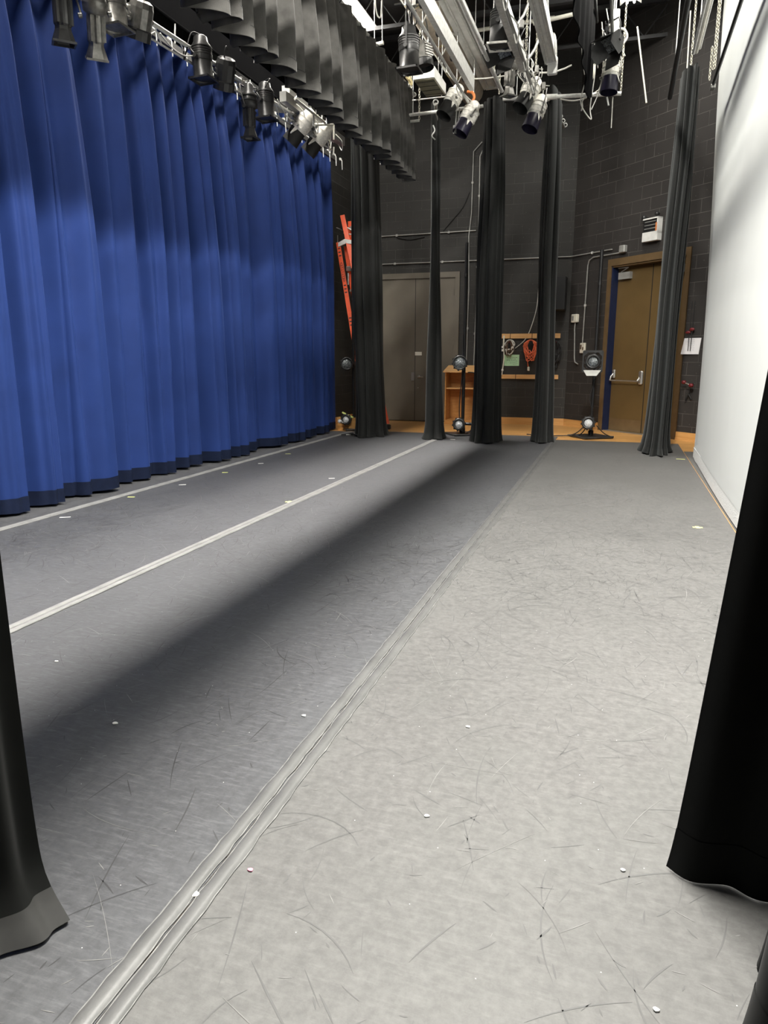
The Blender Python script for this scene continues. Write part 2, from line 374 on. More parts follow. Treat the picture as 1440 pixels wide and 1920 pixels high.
# baseboards
struct(MB().box((-2.33, YF-0.012, 0.075), (2.42, 0.024, 0.15)).build('baseboard_far', M['basewood'], loc=(-2.3, YF, 0)))
bb = MB(); awbox(bb, 0.02, DU0-0.10, 0, 0.024, 0, 0.15); awbox(bb, 0.02, DU0-0.10, 0, 0.030, 0.135, 0.15)
struct(bb.build('baseboard_right', M['basewood'], frame=frame_at(C0, UD)))
bb = MB(); awbox(bb, DU1+0.10, DU1+0.9, 0, 0.024, 0, 0.15); awbox(bb, DU1+0.10, DU1+0.9, 0, 0.034, 0, 0.04)
struct(bb.build('baseboard_door_side', M['basewood'], frame=frame_at(C0, UD)))
struct(MB().box((XL+0.012, 14.9, 0.075), (0.024, 2.6, 0.15)).build('baseboard_left', M['basewood'], loc=(XL, 14.9, 0)))

# door 1: grey pair in the far wall
d1 = bpy.data.objects.new('door_1', None); col.objects.link(d1); d1.location = (-4.55, YF, 0); OFF['door_1'] = Vector((-4.55, YF, 0)); struct(d1)
f = MB(); xa, xb, zt = -5.60, -3.53, 3.34
f.box((xa+.05, YF-.02, zt/2), (.10, .05, zt)); f.box((xb-.05, YF-.02, zt/2), (.10, .05, zt)); f.box(((xa+xb)/2, YF-.02, zt-.06), (xb-xa-.2, .05, .12))
f.build('door_frame', M['door_grey'], d1)
for x0, x1 in ((xa+.105, -4.556), (-4.544, xb-.105)):
    MB().box(((x0+x1)/2, YF-.008, 1.62), (x1-x0, .012, 3.20)).build('door_leaf', M['door_grey'], d1)
MB().box((-4.55, YF-.0165, 1.62), (.012, .004, 3.20)).build('seam', M['black'], d1)
h = MB(); h.box((-4.60, YF-.022, 1.04), (.075, .02, .19)); h.build('lock_case', M['chrome'], d1)
h = MB(); h.lathe([(.035, 0), (.035, .015), (.014, .02), (.014, .07)], (-4.455, YF-.014, 1.03), (0, -1, 0)); h.tube([(-4.455, YF-.08, 1.03), (-4.33, YF-.085, 1.03)], .012); h.build('lever_handle', M['chrome'], d1)
MB().box((-4.47, YF-.016, 1.56), (.16, .006, .08)).build('door_plate', M['pipe_white'], d1)
MB().lathe([(.012, 0), (.012, .01)], (-4.47, YF-.013, 0.78), (0, -1, 0)).build('lock_cylinder', M['chrome'], d1)
h = MB()
for zz in (0.5, 1.7, 2.9): h.tube([(xb-.11, YF-.03, zz-.06), (xb-.11, YF-.03, zz+.06)], .012)
h.build('hinge', M['door_grey'], d1)

# door 2: brown pair set back in the angled wall
cpos = AW((DU0+DU1)/2, 0, 0)
d2 = bpy.data.objects.new('door_2', None); col.objects.link(d2); d2.location = cpos; OFF['door_2'] = Vector(cpos); struct(d2)
f = MB(); FW = 0.095
awbox(f, DU0-FW, DU0, -.02, .025, 0, DZ+.13); awbox(f, DU1, DU1+FW, -.02, .025, 0, DZ+.13); awbox(f, DU0, DU1, -.02, .025, DZ, DZ+.13)
f.build('door_frame', M['frame_brown'], d2)
f = MB(); awbox(f, DU0, DU0+.03, -.22, -.0, 0, DZ); f.build('jamb', M['navy'], d2)
f = MB(); awbox(f, DU1-.03, DU1, -.22, -.0, 0, DZ); awbox(f, DU0+.03, DU1-.03, -.22, -.0, DZ-.03, DZ); f.build('jamb', M['frame_brown'], d2)
DM = ang(1214, 650, -.15)[0]
DN = -0.15
for u0, u1 in ((DU0+.034, DM-.004), (DM+.004, DU1-.034)):
    f = MB(); awbox(f, u0, u1, DN-.045, DN, .012, DZ-.034); lf = f.build('door_leaf', M['door_brown'], d2)
    k = MB(); awbox(k, u0+.02, u1-.02, DN, DN+.003, .03, .26); k.build('kick_plate', M['frame_brown'], lf)
f = MB(); awbox(f, DM-.009, DM+.009, DN, DN+.002, .02, DZ-.04); f.build('seam', M['black'], d2)
f = MB(); awbox(f, DU0, DU1, -.26, -.0, 0, .012); f.build('threshold', M['chrome'], d2)
# panic bar on the left leaf
ua, ub = DU0+.09, DM-.10
b = MB(); b.tube([AW(ua, DN+.10, 1.02), AW(ub, DN+.10, 1.02)], .014)
b.tube([AW(ua, DN+.10, 1.02), AW(ua+.005, DN+.085, 1.10), AW(ua+.03, DN+.03, 1.17)], .02); b.tube([AW(ub, DN+.10, 1.02), AW(ub, DN+.04, 1.09)], .022)
b.bbox(AW(ub+.02, DN+.03, 1.09), (.10, .06, .26), .02, Matrix.Rotation(-PI/4, 3, 'Z')); b.bbox(AW(ua+.03, DN+.03, 1.15), (.07, .05, .17), .015, Matrix.Rotation(-PI/4, 3, 'Z'))
b.build('panic_bar', M['chrome'], d2)
b = MB(); b.tube([AW(DM+.42, DN+.01, 1.06), AW(DM+.42, DN+.06, 1.06)], .012); b.tube([AW(DM+.42, DN+.06, 1.06), AW(DM+.52, DN+.06, 1.07)], .012)
b.build('lever_handle', M['chrome'], d2)
for s0 in (DU0+.10, DU1-.42):
    b = MB(); awbox(b, s0, s0+.30, DN, DN+.07, DZ-.26, DZ-.13); cl = b.build('door_closer', M['conduit'], d2)
    b = MB(); b.tube([AW(s0+.05, DN+.05, DZ-.12), AW(s0+.3, DN+.12, DZ-.06)], .010); b.tube([AW(s0+.3, DN+.12, DZ-.06), AW(s0+.02, DN+.10, DZ-.05)], .010); b.build('closer_arm', M['chrome'], cl)
# ================================================================== LAMPS that light the stage
def rods(t, pts, r=.006):
    for a, c in pts: MB().tube([a, c], r, 5).build('hanger_rod', M['galv'], t)
def strip_light(L, label):
    x, z, y0, y1, w_ = L['x'], L['z'], L['y0'], L['y1'], L['w']
    t = thing('strip_light', (x, (y0+y1)/2, z), label, 'ceiling light', None)
    h = w_/2
    b = MB(); b.prism([(x-h*.6, y0, z+.05), (x+h*.6, y0, z+.05), (x+h*.6, y0, z+.11), (x-h*.6, y0, z+.11)], (0, y1-y0, 0)); b.build('housing', M['whitemetal'], t)
    for sx in (-1, 1):
        b = MB(); b.prism([(x+sx*h*.6, y0, z+.055), (x+sx*h*1.1, y0, z+.0), (x+sx*h*1.13, y0, z+.005), (x+sx*h*.6, y0, z+.065)], (0, y1-y0, 0)); b.build('reflector', M['whitemetal'], t)
    n = max(1, round((y1-y0)/1.22)); nt_ = 4 if w_ > .35 else 2
    for q in range(nt_):
        sx = h*1.5*((q+.5)/nt_-.5)
        for i in range(n):
            a = y0+(y1-y0)*i/n+.02; c = y0+(y1-y0)*(i+1)/n-.02
            MB().tube([(x+sx, a, z+.022), (x+sx, c, z+.022)], .019, 8).build('tube', M['tube'], t)
    rods(t, [((x, lerp(y0, y1, q), z+.11), (x, lerp(y0, y1, q), ZC)) for q in (.1, .5, .9)])
    for watt, tilt, spread in L['glow']:
        ld = bpy.data.lights.new('glow', 'AREA'); ld.shape = 'RECTANGLE'; ld.size = w_; ld.size_y = y1-y0
        ld.energy = watt; ld.color = L['colour']; ld.spread = math.radians(spread)
        lo = bpy.data.objects.new('glow', ld); col.objects.link(lo); lo.parent = t; lo.location = (0, 0, -0.005); lo.rotation_euler = (0, -math.radians(tilt), 0)
    return t
strip_light(LAMP_DOWN, 'lit fluorescent strip hanging beyond the black valance, its near end glowing')
strip_light(LAMP_UP_FAR, 'lit fluorescent strip whose far end glows above the chain at upper right')
strip_light(LAMP_UP_NEAR, 'lit fluorescent strip high above the grey floor beside the white screen')

# ================================================================== FLOOR COVERING
ZV = 0.004
def panel(x0, x1, y0, y1, m, label):
    b = MB(); b.box(((x0+x1)/2, (y0+y1)/2, ZV/2), (x1-x0, y1-y0, ZV))
    o = tag(b.build('vinyl_floor_strip', m, loc=((x0+x1)/2, (y0+y1)/2, 0)), label, 'dance floor', 'vinyl dance floor strips')
    rr = random.Random(int((x0+9)*100)); area = (x1-x0)*min(y1, 13)
    def strokes(n, lmin, lmax, wmin, wmax, bend, zz, around):
        b = MB()
        for _ in range(n):
            cx = rr.uniform(x0+.03, x1-.03); cy = .6+(min(y1, 13.2)-.6)*(rr.random()**1.15 if n < 100 or rr.random() < .5 else min(max(rr.gauss(.36, .14), 0), 1))
            if cy < 4.2 and rr.random() < .55: continue
            L = lmin*(lmax/lmin)**(rr.random()**1.6); a = around+rr.gauss(0, .75); k = rr.gauss(0, bend); w_ = rr.uniform(wmin, wmax); m_ = 7 if L > .12 else 4
            x = cx; y = cy; pts = []
            for q in range(m_+1): pts.append((x, y, a)); x += L/m_*math.cos(a); y += L/m_*math.sin(a); a += k*L/m_
            if not all(x0+.01 < p[0] < x1-.01 and p[1] < y1-.02 for p in pts): continue
            vs = []
            for q, (px, py, aa) in enumerate(pts):
                ww = w_*math.sin(PI*(q+.35)/(m_+.7)); vs += [(px-math.sin(aa)*ww, py+math.cos(aa)*ww, zz), (px+math.sin(aa)*ww, py-math.cos(aa)*ww, zz)]
            b.add(vs, [(2*q, 2*q+1, 2*q+3, 2*q+2) for q in range(m_)])
        return b
    dark = M['scuff_dark'] if m is M['vinyl_grey'] else M['scuff_black']
    p = strokes(int(area*(190 if m is M['vinyl_grey'] else 120)), .02, .36, .0010, .0032, 2.0, ZV+.0006, 1.75).build('scuff_marks', dark, o); p['kind'] = 'stuff'
    p = strokes(int(area*(60 if m is M['vinyl_grey'] else 70)), .015, .45, .0005, .0013, 1.2, ZV+.0009, .25).build('scratches', M['scratch'], o); p['kind'] = 'stuff'
    return o
panel(-5.98, -5.111, -1.2, 13.55, M['vinyl'], 'narrow black vinyl floor strip under the blue curtain')
panel(-5.109, -3.151, -1.2, 13.78, M['vinyl'], 'black vinyl floor strip with spike marks, second from the blue curtain')
panel(-3.149, -1.046, -1.2, 13.85, M['vinyl'], 'black vinyl floor strip crossed by the bright band of light')
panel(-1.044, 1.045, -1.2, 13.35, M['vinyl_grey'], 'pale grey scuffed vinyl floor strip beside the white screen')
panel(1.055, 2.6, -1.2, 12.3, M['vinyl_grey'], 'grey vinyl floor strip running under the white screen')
M['tape_far'] = mat('pale_worn_tape', (0.19, 0.19, 0.187), 0.5, var=0.2, scale=6)
def tape(x, w, y0, y1, label, double=True, seed=1, m='tape'):
    rnd = random.Random(seed)
    t = thing('floor_tape', (x, (y0+y1)/2, ZV), label, 'tape', 'tape over the floor seams')
    offs = (-w*.57, w*.57) if double else (0,)
    for ox in offs:
        n = 260
        e = [(rnd.uniform(-1, 1), rnd.uniform(-1, 1)) for _ in range(n+1)]
        ww = w if double else w*2
        def P(u, v):
            i = int(round(v*n)); yy = lerp(y0, y1, v)
            if u < .5: dx = -ww/2+.0035*e[i][0]
            else: dx = ww/2+.0035*e[i][1]
            uu = u*2-1
            return Vector((x+ox+(dx if abs(uu) > .9 else uu*ww/2), yy, ZV+.0012+.011*max(0, 1-uu*uu)**.5))
        MB().grid(P, 6, n).build('tape_strip', M[m], t)
        for sd in (0, 1):
            def Q(u, v, sd=sd):
                i = int(round(v*n)); yy = lerp(y0, y1, v); s = 1 if sd else -1
                return Vector((x+ox+s*(ww/2-.0015)+.0035*e[i][sd]+(u-.5)*.004*(0.6+.6*abs(e[i][1-sd])), yy, ZV+.0045))
            MB().grid(Q, 1, n).build('frayed_edge', M['tape_edge'], t)
    return t
tape(-5.11, .045, -.9, 13.5, 'worn grey tape line nearest the blue curtain', True, 3, 'tape_far')
tape(-3.15, .048, -.9, 13.0, 'worn grey tape line in the middle, ending at a black leg curtain', True, 4, 'tape_far')
tape(-1.045, .052, -.9, 12.95, 'wide double grey tape line running up the foreground floor', True, 5)
def fl(px, py, z=ZV): return atz(px, py, z)
def spike(px, py, m, label, l=.09, wd=.03, rot=0.0, cross=False):
    l *= .75; wd *= .75
    p = fl(px, py); R = Matrix.Rotation(rot, 3, 'Z'); b = MB(); b.box((p.x, p.y, ZV+.0012), (l, wd, .0016), R)
    if cross: b.box((p.x, p.y, ZV+.0014), (wd, l*.9, .0016), R)
    tag(b.build('tape_mark', m, loc=(p.x, p.y, ZV)), label, 'tape mark', 'spike marks on the stage floor')
spike(246, 932, M['glow_yellow'], 'small yellow tape mark beside the curtain tape line, near left', .10, .035, .3)
spike(122, 970, M['spike_white'], 'white tape dash nearest the left edge of the photo', .13, .03, .55)
spike(342, 909, M['spike_white'], 'white tape dash right of the near yellow mark', .11, .035, .55)
spike(422, 886, M['glow_yellow'], 'small yellow tape mark in front of the curtain folds, third along', .10, .04, .4)
spike(489, 869, M['spike_white'], 'white tape dash between two yellow marks near the far curtain folds', .10, .04, .5)
spike(540, 851, M['glow_yellow'], 'yellow tape mark farthest along the blue curtain', .11, .04, .4)
spike(622, 897, M['spike_white'], 'white tape dash left of the middle tape line, far half', .10, .04, .5)
spike(543, 941, M['glow_yellow'], 'crossed yellow-green tape mark on the middle tape line', .12, .05, .2, True)
spike(1308, 989, M['glow_yellow'], 'crossed pale yellow tape mark beside the white screen', .11, .045, .1, True)
spike(849, 824, M['spike_white'], 'white tape dash at the foot of the lamp stand by the cabinet', .12, .05, .0)
spike(1276, 861, M['glow_yellow'], 'pale tape mark behind the rightmost leg curtain', .16, .035, .0)
def scrap(px, py, s, label, m='spike_white'):
    p = fl(px, py); rnd = random.Random(int(px)); n = 7
    poly = [(p.x+s*(.6+.5*rnd.random())*math.cos(2*PI*k/n), p.y+s*(.6+.5*rnd.random())*math.sin(2*PI*k/n)*.7, ZV+.002) for k in range(n)]
    tag(MB().prism(poly, (0, 0, .003)).build('paper_scrap', M[m], loc=(p.x, p.y, ZV)), label, 'scrap', 'litter on the stage floor')
scrap(367, 1679, .016, 'white scrap lying on the double tape line in the foreground')
scrap(877, 1364, .012, 'white scrap on the grey floor right of the double tape')
scrap(800, 1531, .012, 'white flake on the grey foreground floor')
scrap(570, 1343, .012, 'white scrap just left of the double tape line')
scrap(216, 1357, .014, 'white scrap in the dark band of floor')
scrap(106, 1241, .012, 'white scrap near the left edge in the bright band')
scrap(470, 1633, .011, 'tiny pink scrap on the grey floor near the double tape', 'pink')
scrap(1168, 1633, .009, 'white speck on the floor left of the near black drape')
scrap(1230, 1895, .010, 'white sliver at the bottom right of the floor')

# ================================================================== BLUE MAIN CURTAIN
yb = [0.7, 1.4, 2.0, 2.6, 3.2, 3.75, 4.35, 4.9, 5.44, 5.86, 6.75, 7.50, 7.89, 8.61, 9.22, 9.78, 10.27, 11.07, 11.8, 12.45, 13.2, 13.86]
rndc = random.Random(11)
famp = [rndc.uniform(.10, .19) for _ in yb]; fph = [rndc.uniform(0, 6.28) for _ in yb]; fdrift = [rndc.uniform(-.10, .10) for _ in yb]
CZT = 5.36
def blue(u, zz):
    """u along the curtain 0..1, zz height."""
    y = lerp(yb[0], yb[-1], u); h = zz/CZT
    # folds drift sideways a little with height
    yd = y + .06*math.sin(y*2.1+1.0)*h*1.5 + .05*math.sin(5.3*y)*h*(1-h)
    yd = min(max(yd, yb[0]+1e-4), yb[-1]-1e-4)
    k = max(i for i in range(len(yb)-1) if yb[i] <= yd)
    t = (yd-yb[k])/(yb[k+1]-yb[k])
    a = lerp(famp[k], famp[k]*.6, sm(.45, 1.0, h))*1.9
    big = a*((.5-.5*math.cos(PI*min(t/.80, 1)))*(1-sm(.86, 1.0, t))) + .35*a*math.sin(PI*min(max((t-.25)/.3, 0), 1))**2
    mid = .045*math.sin(2*PI*t*(2.0+(k%3)*.5)+fph[k])*math.sin(PI*t) * (1-.5*h)
    fine = (.014+.022*h)*math.sin(y*19+2.0*math.sin(y*1.7)+fph[k]*.15) + (.005+.016*h)*math.sin(y*37+1.3+1.5*math.sin(y*2.3))
    seam = -.07*math.exp(-(((y+.25*math.sin(y*3)+.35) % 1.42 - .7)/.022)**2)
    groove = -.09*math.exp(-((t-.08)/.03)**2)
    gather = .030*sm(.93, 1.0, h)*math.sin(y*2*PI/.16)
    x = -5.67 + (big + mid)*(1-.55*sm(12.6, 13.8, y))*(1-.35*sm(.8, 1, h)) + fine + groove + gather + seam
    x += .10*sm(0, 1, (13.9-y)/8)*0 
    return Vector((x, y, zz))
HB = .035; HEM = .135
cur = thing('main_curtain', (-5.5, 8.6, 0), 'tall blue velour stage curtain hanging in folds along the left side', 'curtain')
def hemlift(y): return .012*math.sin(y*3.1)+.010*math.sin(y*7.7+1)
MB().grid(lambda u, v: blue(u, lerp(HB+HEM+hemlift(lerp(yb[0], yb[-1], u))*.4, CZT, v**1.0)), 1300, 44).build('drape', M['velvet'], cur, solid=.006)
MB().grid(lambda u, v: blue(u, lerp(HB+.5*hemlift(lerp(yb[0], yb[-1], u)), HB+HEM+.006, v))+Vector((.004, 0, 0)), 1300, 3).build('hem', M['velvet_hem'], cur, solid=.008)
# track
tr = thing('curtain_track', (-5.38, 8.5, 5.3), 'grey curtain track with hanging chains above the blue curtain', 'curtain track')
MB().box((-5.40, 8.3, 5.15), (.05, 10.6, .075)).build('rail', M['track'], tr)
for i in range(34):
    yy = 3.6+i*.31
    b = MB(); b.box((-5.40, yy, 5.21), (.03, .05, .04)); b.tube([(-5.40, yy, 5.22), (-5.37, yy, 5.18), (-5.365, yy, 5.02)], .007, 5); b.build('carrier', M['whitemetal'], tr)
b = MB(); b.tube([(-5.38, 3.0, 5.43), (-5.38, 13.5, 5.43)], .02, 8); b.build('batten', M['black_teaser'], tr)
for i in range(17): 
    yy = 3.4+i*.62; MB().tube([(-5.40, yy, 5.18), (-5.38, yy, 5.42)], .010, 5).build('hanger', M['galv'], tr)
# flat black teaser in front of the curtain head
te = thing('teaser_border', (-5.45, 7, 6.4), 'flat black teaser above the blue curtain, behind the first lamp pipe', 'border')
MB().grid(lambda u, v: Vector((-5.44+.012*math.sin(u*60), lerp(2.5, 11.6, u), lerp(5.46, 7.35, v))), 160, 6).build('drape', M['black_teaser'], te, solid=.01)
MB().tube([(-5.44, 2.5, 7.36), (-5.44, 11.6, 7.36)], .024).build('batten', M['pipe_black'], te)

# ================================================================== BLACK VALANCE (first border)
BX = -3.75
vb = thing('valance', (BX, 8.3, 5.2), 'washed black pleated valance with a scalloped hem at upper left', 'valance')
pl = [-1.6]; r2 = random.Random(5)
while pl[-1] < 12.55: pl.append(pl[-1]+r2.uniform(.24, .36))
pl[-1] = 12.62
pa = [r2.uniform(.22, .32) for _ in pl]; pz = [r2.uniform(-.03, .03) for _ in pl]
def val(u, v, z0, z1, dx=0):
    y = lerp(pl[0], pl[-1]-1e-4, u); k = max(i for i in range(len(pl)-1) if pl[i] <= y); t = (y-pl[k])/(pl[k+1]-pl[k])
    zlow = 4.47+pz[k]-.03*t+.02*math.sin(t*PI) ; z = lerp(z0(zlow), z1(zlow), v); h = (z-4.45)/1.4
    a = pa[k]*lerp(1.0, .75, sm(.3, 1, h))
    off = a*(.5-.5*math.cos(PI*min(t/.84, 1)))*(1-sm(.88, 1.0, t)) + .018*math.sin(t*8+k)*(1-h) - .04*math.exp(-((t-.04)/.05)**2)
    return Vector((BX-.05+off+dx, y+.02*math.sin(k*2.1)*(1-h), z))
MB().grid(lambda u, v: val(u, v, lambda a: a+.10, lambda a: 5.86), 1300, 14).build('drape', M['valance'], vb, solid=.008)
MB().grid(lambda u, v: val(u, v, lambda a: a, lambda a: a+.106, .005), 1300, 3).build('hem', M['valance'], vb, solid=.012)
b = MB(); b.grid(lambda u, v: val(u, v, lambda a: a+.096, lambda a: a+.106, .013), 1300, 1); b.build('hem_stitching', M['black'], vb)
MB().box((BX-.10, 5.5, 5.2), (.012, 14.2, 1.34)).build('light_blocker', M['black_teaser'], vb)  # unseen black sheet added to keep the strip light out of the folds
MB().bbox((BX+.03, 12.66, 4.60), (.07, .05, .10), .01).build('tag', M['spike_white'], vb)
bt = thing('batten', (BX+.02, 8, 5.91), 'grey pipe batten carrying the pleated black valance', 'pipe', 'pipe battens')
MB().tube([(BX+.05, -1.8, 5.915), (BX+.05, 13.0, 5.915)], .026, 10).build('pipe', M['conduit'], bt)
b = MB()
for i in range(26): b.ring((BX+.05, 3.2+i*.37, 5.91), (0, 1, 0), .033, .008, 10, 5)
b.build('tie', M['pipe_black'], bt)
b = MB(); b.lathe([(.03, 0), (.036, .01), (.036, .03), (.02, .04)], (BX+.05, 13.0, 5.915), (0, 1, 0), 10); b.build('end_cap', M['galv'], bt)

# second black border, seen edge on
b2 = thing('border', (-.62, 8, 5.3), 'black border drape seen edge on, hanging upper right of centre', 'border')
def bord(u, v):
    y = lerp(-1.6, 12.1, u); z = lerp(5.06+.05*math.sin(y*2.0)+.25*sm(11.2, 12.1, y), 6.35, v)
    return Vector((-.70+.02*math.sin(y*8.5+math.sin(y))*lerp(1, .4, v), y, z))
MB().grid(bord, 560, 8).build('drape', M['black_teaser'], b2, solid=.01)
MB().tube([(-.68, -1.7, 6.37), (-.68, 12.3, 6.37)], .024).build('batten', M['pipe_black'], b2)
b = MB(); b.tube(spline([(-.72, 12.15, 6.2), (-.66, 12.2, 5.7), (-.70, 12.2, 5.2), (-.68, 12.22, 5.02), (-.84, 12.2, 5.25), (-.80, 12.2, 5.5)]), .009, 5)
b.tube(spline([(-.60, 12.15, 6.3), (-.55, 12.2, 5.9), (-.57, 12.2, 5.45), (-.68, 12.2, 5.15)]), .008, 5); b.build('tie_line', M['cable_white'], b2)

# ================================================================== LEG CURTAINS
def leg(label, base, P, nu, nv, near=False, hem=None, z_hem=.10, mat_=None, group='black leg curtains'):
    t = thing('leg_curtain', base, label, 'curtain', group)
    m = mat_ or M['drape']
    MB().grid(lambda u, v: P(u, lerp(z_hem/5.4, 1, v)), nu, nv).build('drape', m, t, solid=.008)
    MB().grid(lambda u, v: P(u, lerp(0, (z_hem+.004)/5.4, v)), nu, 4).build('hem', hem or m, t, solid=.012)
    return t
def far_leg(pxb, wb, pxt, wt, yb_, depth, zt, seed=0, lobes=10, flare=.03, z0=.015, twist=0.0, ydt=None, lift=0.0):
    """A gathered bunch: a pleated closed column. px of its middle at hem and head, widths in metres, y of its middle."""
    rr = random.Random(seed); B = atz(pxb, 830, 0); B = B*(yb_/B.y); T = aty(pxt, 190, yb_)
    n = lobes; ph = [rr.uniform(-.25, .25) for _ in range(n+1)]; am = [rr.uniform(.55, 1.25) for _ in range(n+1)]; ph[-1] = ph[0]; am[-1] = am[0]
    ydt = ydt or depth
    def P(u, v):
        k = v**.9; t = u*n; i = int(t) % n; f = t-int(t)
        lobe = (abs(math.sin(PI*f))**.8+.12*math.sin(2*PI*f+ph[i]*6)*math.sin(PI*f))*am[i]
        th = 2*PI*u + ph[i]*math.sin(PI*f)*.9+.25*math.sin(2*PI*u*2+seed) + twist*v - PI/2
        r = .66+.36*lobe+.04*math.sin(3*th+v*5)
        a = lerp(wb, wt, k)/2; d = lerp(depth, ydt, k)/2; z = lerp(z0, zt, v)
        e = 1+flare/a*math.exp(-z/.12)*(.5+lobe)
        wv = .012*math.sin(v*9+i)
        return Vector((lerp(B.x, T.x, k)+a*r*e*math.cos(th)+wv, yb_+d*r*e*math.sin(th), z-lift*sm(.9, 1, v)*(math.sin(th)+1)+(.012*math.sin(u*25) if v == 0 else 0)))
    return P
leg('black leg curtain farthest left, in front of the orange ladder', (-4.5, 13.0, 0), far_leg(696, .55, 682, .42, 12.95, 1.0, 5.5, 1, 8, .03), 240, 34)
leg('narrow twisted black leg curtain in front of the grey doors', (-3.15, 12.8, 0), far_leg(814, .33, 817, .085, 12.8, .4, 5.65, 2, 4, .05, twist=1.6), 160, 34)
leg('wide black leg curtain in front of the wood cabinet', (-2.15, 12.6, 0), far_leg(909, .49, 929, .33, 12.62, .7, 5.52, 6, 8, .02), 240, 34)
leg('black leg curtain in front of the coiled orange cable', (-1.25, 13.0, 0), far_leg(1016, .40, 1040, .27, 13.0, .6, 5.62, 4, 7, .03, ydt=1.1), 220, 34)
leg('black leg curtain hanging in front of the brown double doors', (.6, 12, 0), far_leg(1229, .39, 1291, .30, 12.0, .8, 5.42, 9, 8, .06), 240, 34)
# near legs
nr = [(.24, 2.02), (.30, 1.975), (.40, 1.99), (.47, 1.955), (.58, 1.96), (.72, 1.90), (.80, 1.78), (.66, 1.72), (.50, 1.76), (.44, 1.69), (.60, 1.62), (.62, 1.50), (.44, 1.46), (.37, 1.50), (.40, 1.40), (.60, 1.34), (.56, 1.22), (.42, 1.12), (.50, 1.0), (.62, .80)]
nrs = spline([(x, y, 0) for x, y in nr], 10)
def Pn(u, v):
    p = nrs[min(int(round(u*(len(nrs)-1))), len(nrs)-1)]; z = lerp(.012, 5.4, v)
    g = lerp(1, .8, v)
    return Vector((.24+(p.x-.24)*g+.079*z*lerp(1, .9, v)-.010*math.exp(-z/.08), p.y+.004*math.sin(u*40)*v, z))
leg('deep black leg curtain close by at the right edge', (.45, 1.6, 0), Pn, len(nrs)-1, 30, mat_=M['drape_near'], z_hem=.13)
nl = [(-1.452, 1.335), (-1.47, 1.29), (-1.455, 1.24), (-1.50, 1.17), (-1.47, 1.10), (-1.47, 1.04), (-1.52, .97), (-1.46, .90), (-1.45, .80), (-1.52, .72), (-1.60, .60)]
nls = spline([(x, y, 0) for x, y in nl], 12)
def Pl(u, v):
    p = nls[min(int(round(u*(len(nls)-1))), len(nls)-1)]; z = lerp(.012, 5.4, v)
    out = .125*math.exp(-(z/.060)**1.4)*(.8+.25*math.sin(u*9+1))+ .025*math.exp(-z/.25)
    return Vector((p.x+out, p.y-.05*math.exp(-(z/.06)**1.4)*(1-u), max(z*1.0, .012)))
leg('black leg curtain at the left edge with its hem spread on the floor', (-1.48, 1.0, 0), Pl, len(nls)-1, 140, mat_=M['drape_near'], hem=M['hem_grey'], z_hem=.055)

# ================================================================== WHITE SCREEN
scn = thing('screen', (1.12, 6.5, 0), 'large bright white projection screen cloth along the right side', 'screen')
def Ps(u, z):
    yf = 11.55+1.45*sm(-.2, 5.6, z)*min(z/5.6, 1.2)
    y = lerp(-1.5, yf, u)
    x = 1.10+.035*math.sin(u*7+.4)*sm(0, 1, u)+.006*math.sin(u*90)*sm(.9, 1, u)
    return Vector((x, y, z))
MB().grid(lambda u, v: Ps(u, lerp(.16, 7.2, v)), 120, 24).build('cloth', M['cloth_white'], scn, solid=.006)
MB().grid(lambda u, v: Ps(u, lerp(.02, .165, v))+Vector((-.005, 0, 0)), 240, 2, False).build('hem', M['cloth_hem'], scn, solid=.012)
MB().tube([Ps(0, .165)+Vector((-.012, 0, 0)), Ps(.5, .165)+Vector((-.012, 0, 0)), Ps(1, .165)+Vector((-.012, 0, 0))], .004, 5).build('hem_seam', M['cloth_hem'], scn)
bt = thing('batten', (.93, 6, 5.2), 'dark thin pipe batten hanging close in front of the white screen', 'pipe', 'pipe battens')
MB().tube([(.93, -1, 5.12), (.93, 11.35, 5.06)], .022, 8).build('pipe', M['pipe_black'], bt)
b = MB(); b.bbox((.93, 11.42, 5.04), (.06, .14, .05), .008); b.build('end_clamp', M['chrome'], bt)

# ================================================================== RIGGING HELPERS
def chain_links(mb, top, bot, L=.052, r=.0055, wdt=.014):
    top = Vector(top); bot = Vector(bot); d = bot-top; n = max(2, int(d.length/(L*.78))); d.normalize()
    a = d.orthogonal().normalized(); c = d.cross(a)
    for i in range(n):
        ctr = top+(bot-top)*((i+.5)/n); ax = a if i % 2 else c
        mb.tube([ctr+d*math.cos(t)*L*.5+ax*math.sin(t)*wdt for t in [2*PI*k/8 for k in range(9)]], r, 4, cap=False)
    return mb
def chain(px0, py0, px1, py1, Y, label, z1=None):
    bot = aty(px1, py1, Y); top = Vector((bot.x, bot.y, z1 if z1 else ZC-.02))
    b = chain_links(MB(), top, bot)
    tag(b.build('chain', M['chain'], loc=bot), label, 'chain', 'chains holding the lamp pipes')
def hang_pipe(a, b_, r, m, label, hang=True, cat='pipe', group='pipe battens', collars=()):
    a = Vector(a); b_ = Vector(b_)
    t = thing('batten', (a+b_)/2, label, cat, group)
    MB().tube([a, b_], r, 10).build('pipe', m, t)
    for q in collars:
        d = (b_-a).normalized(); MB().tube([a.lerp(b_, q)-d*.09, a.lerp(b_, q)+d*.09], r*1.35, 10).build('collar', M['galv'], t)
    if hang:
        for q in (.12, .88):
            p = a.lerp(b_, q); MB().tube([p, (p.x, p.y, ZC)], .007, 5).build('hanger_rod', M['galv'], t)
    return t
def cable(pts, r, m, label, cat='cable', smooth=True):
    p = spline(pts) if smooth else [Vector(q) for q in pts]
    return tag(MB().tube(p, r, 6).build('cable', m, loc=p[0]), label, cat, 'cables strung between the pipes')

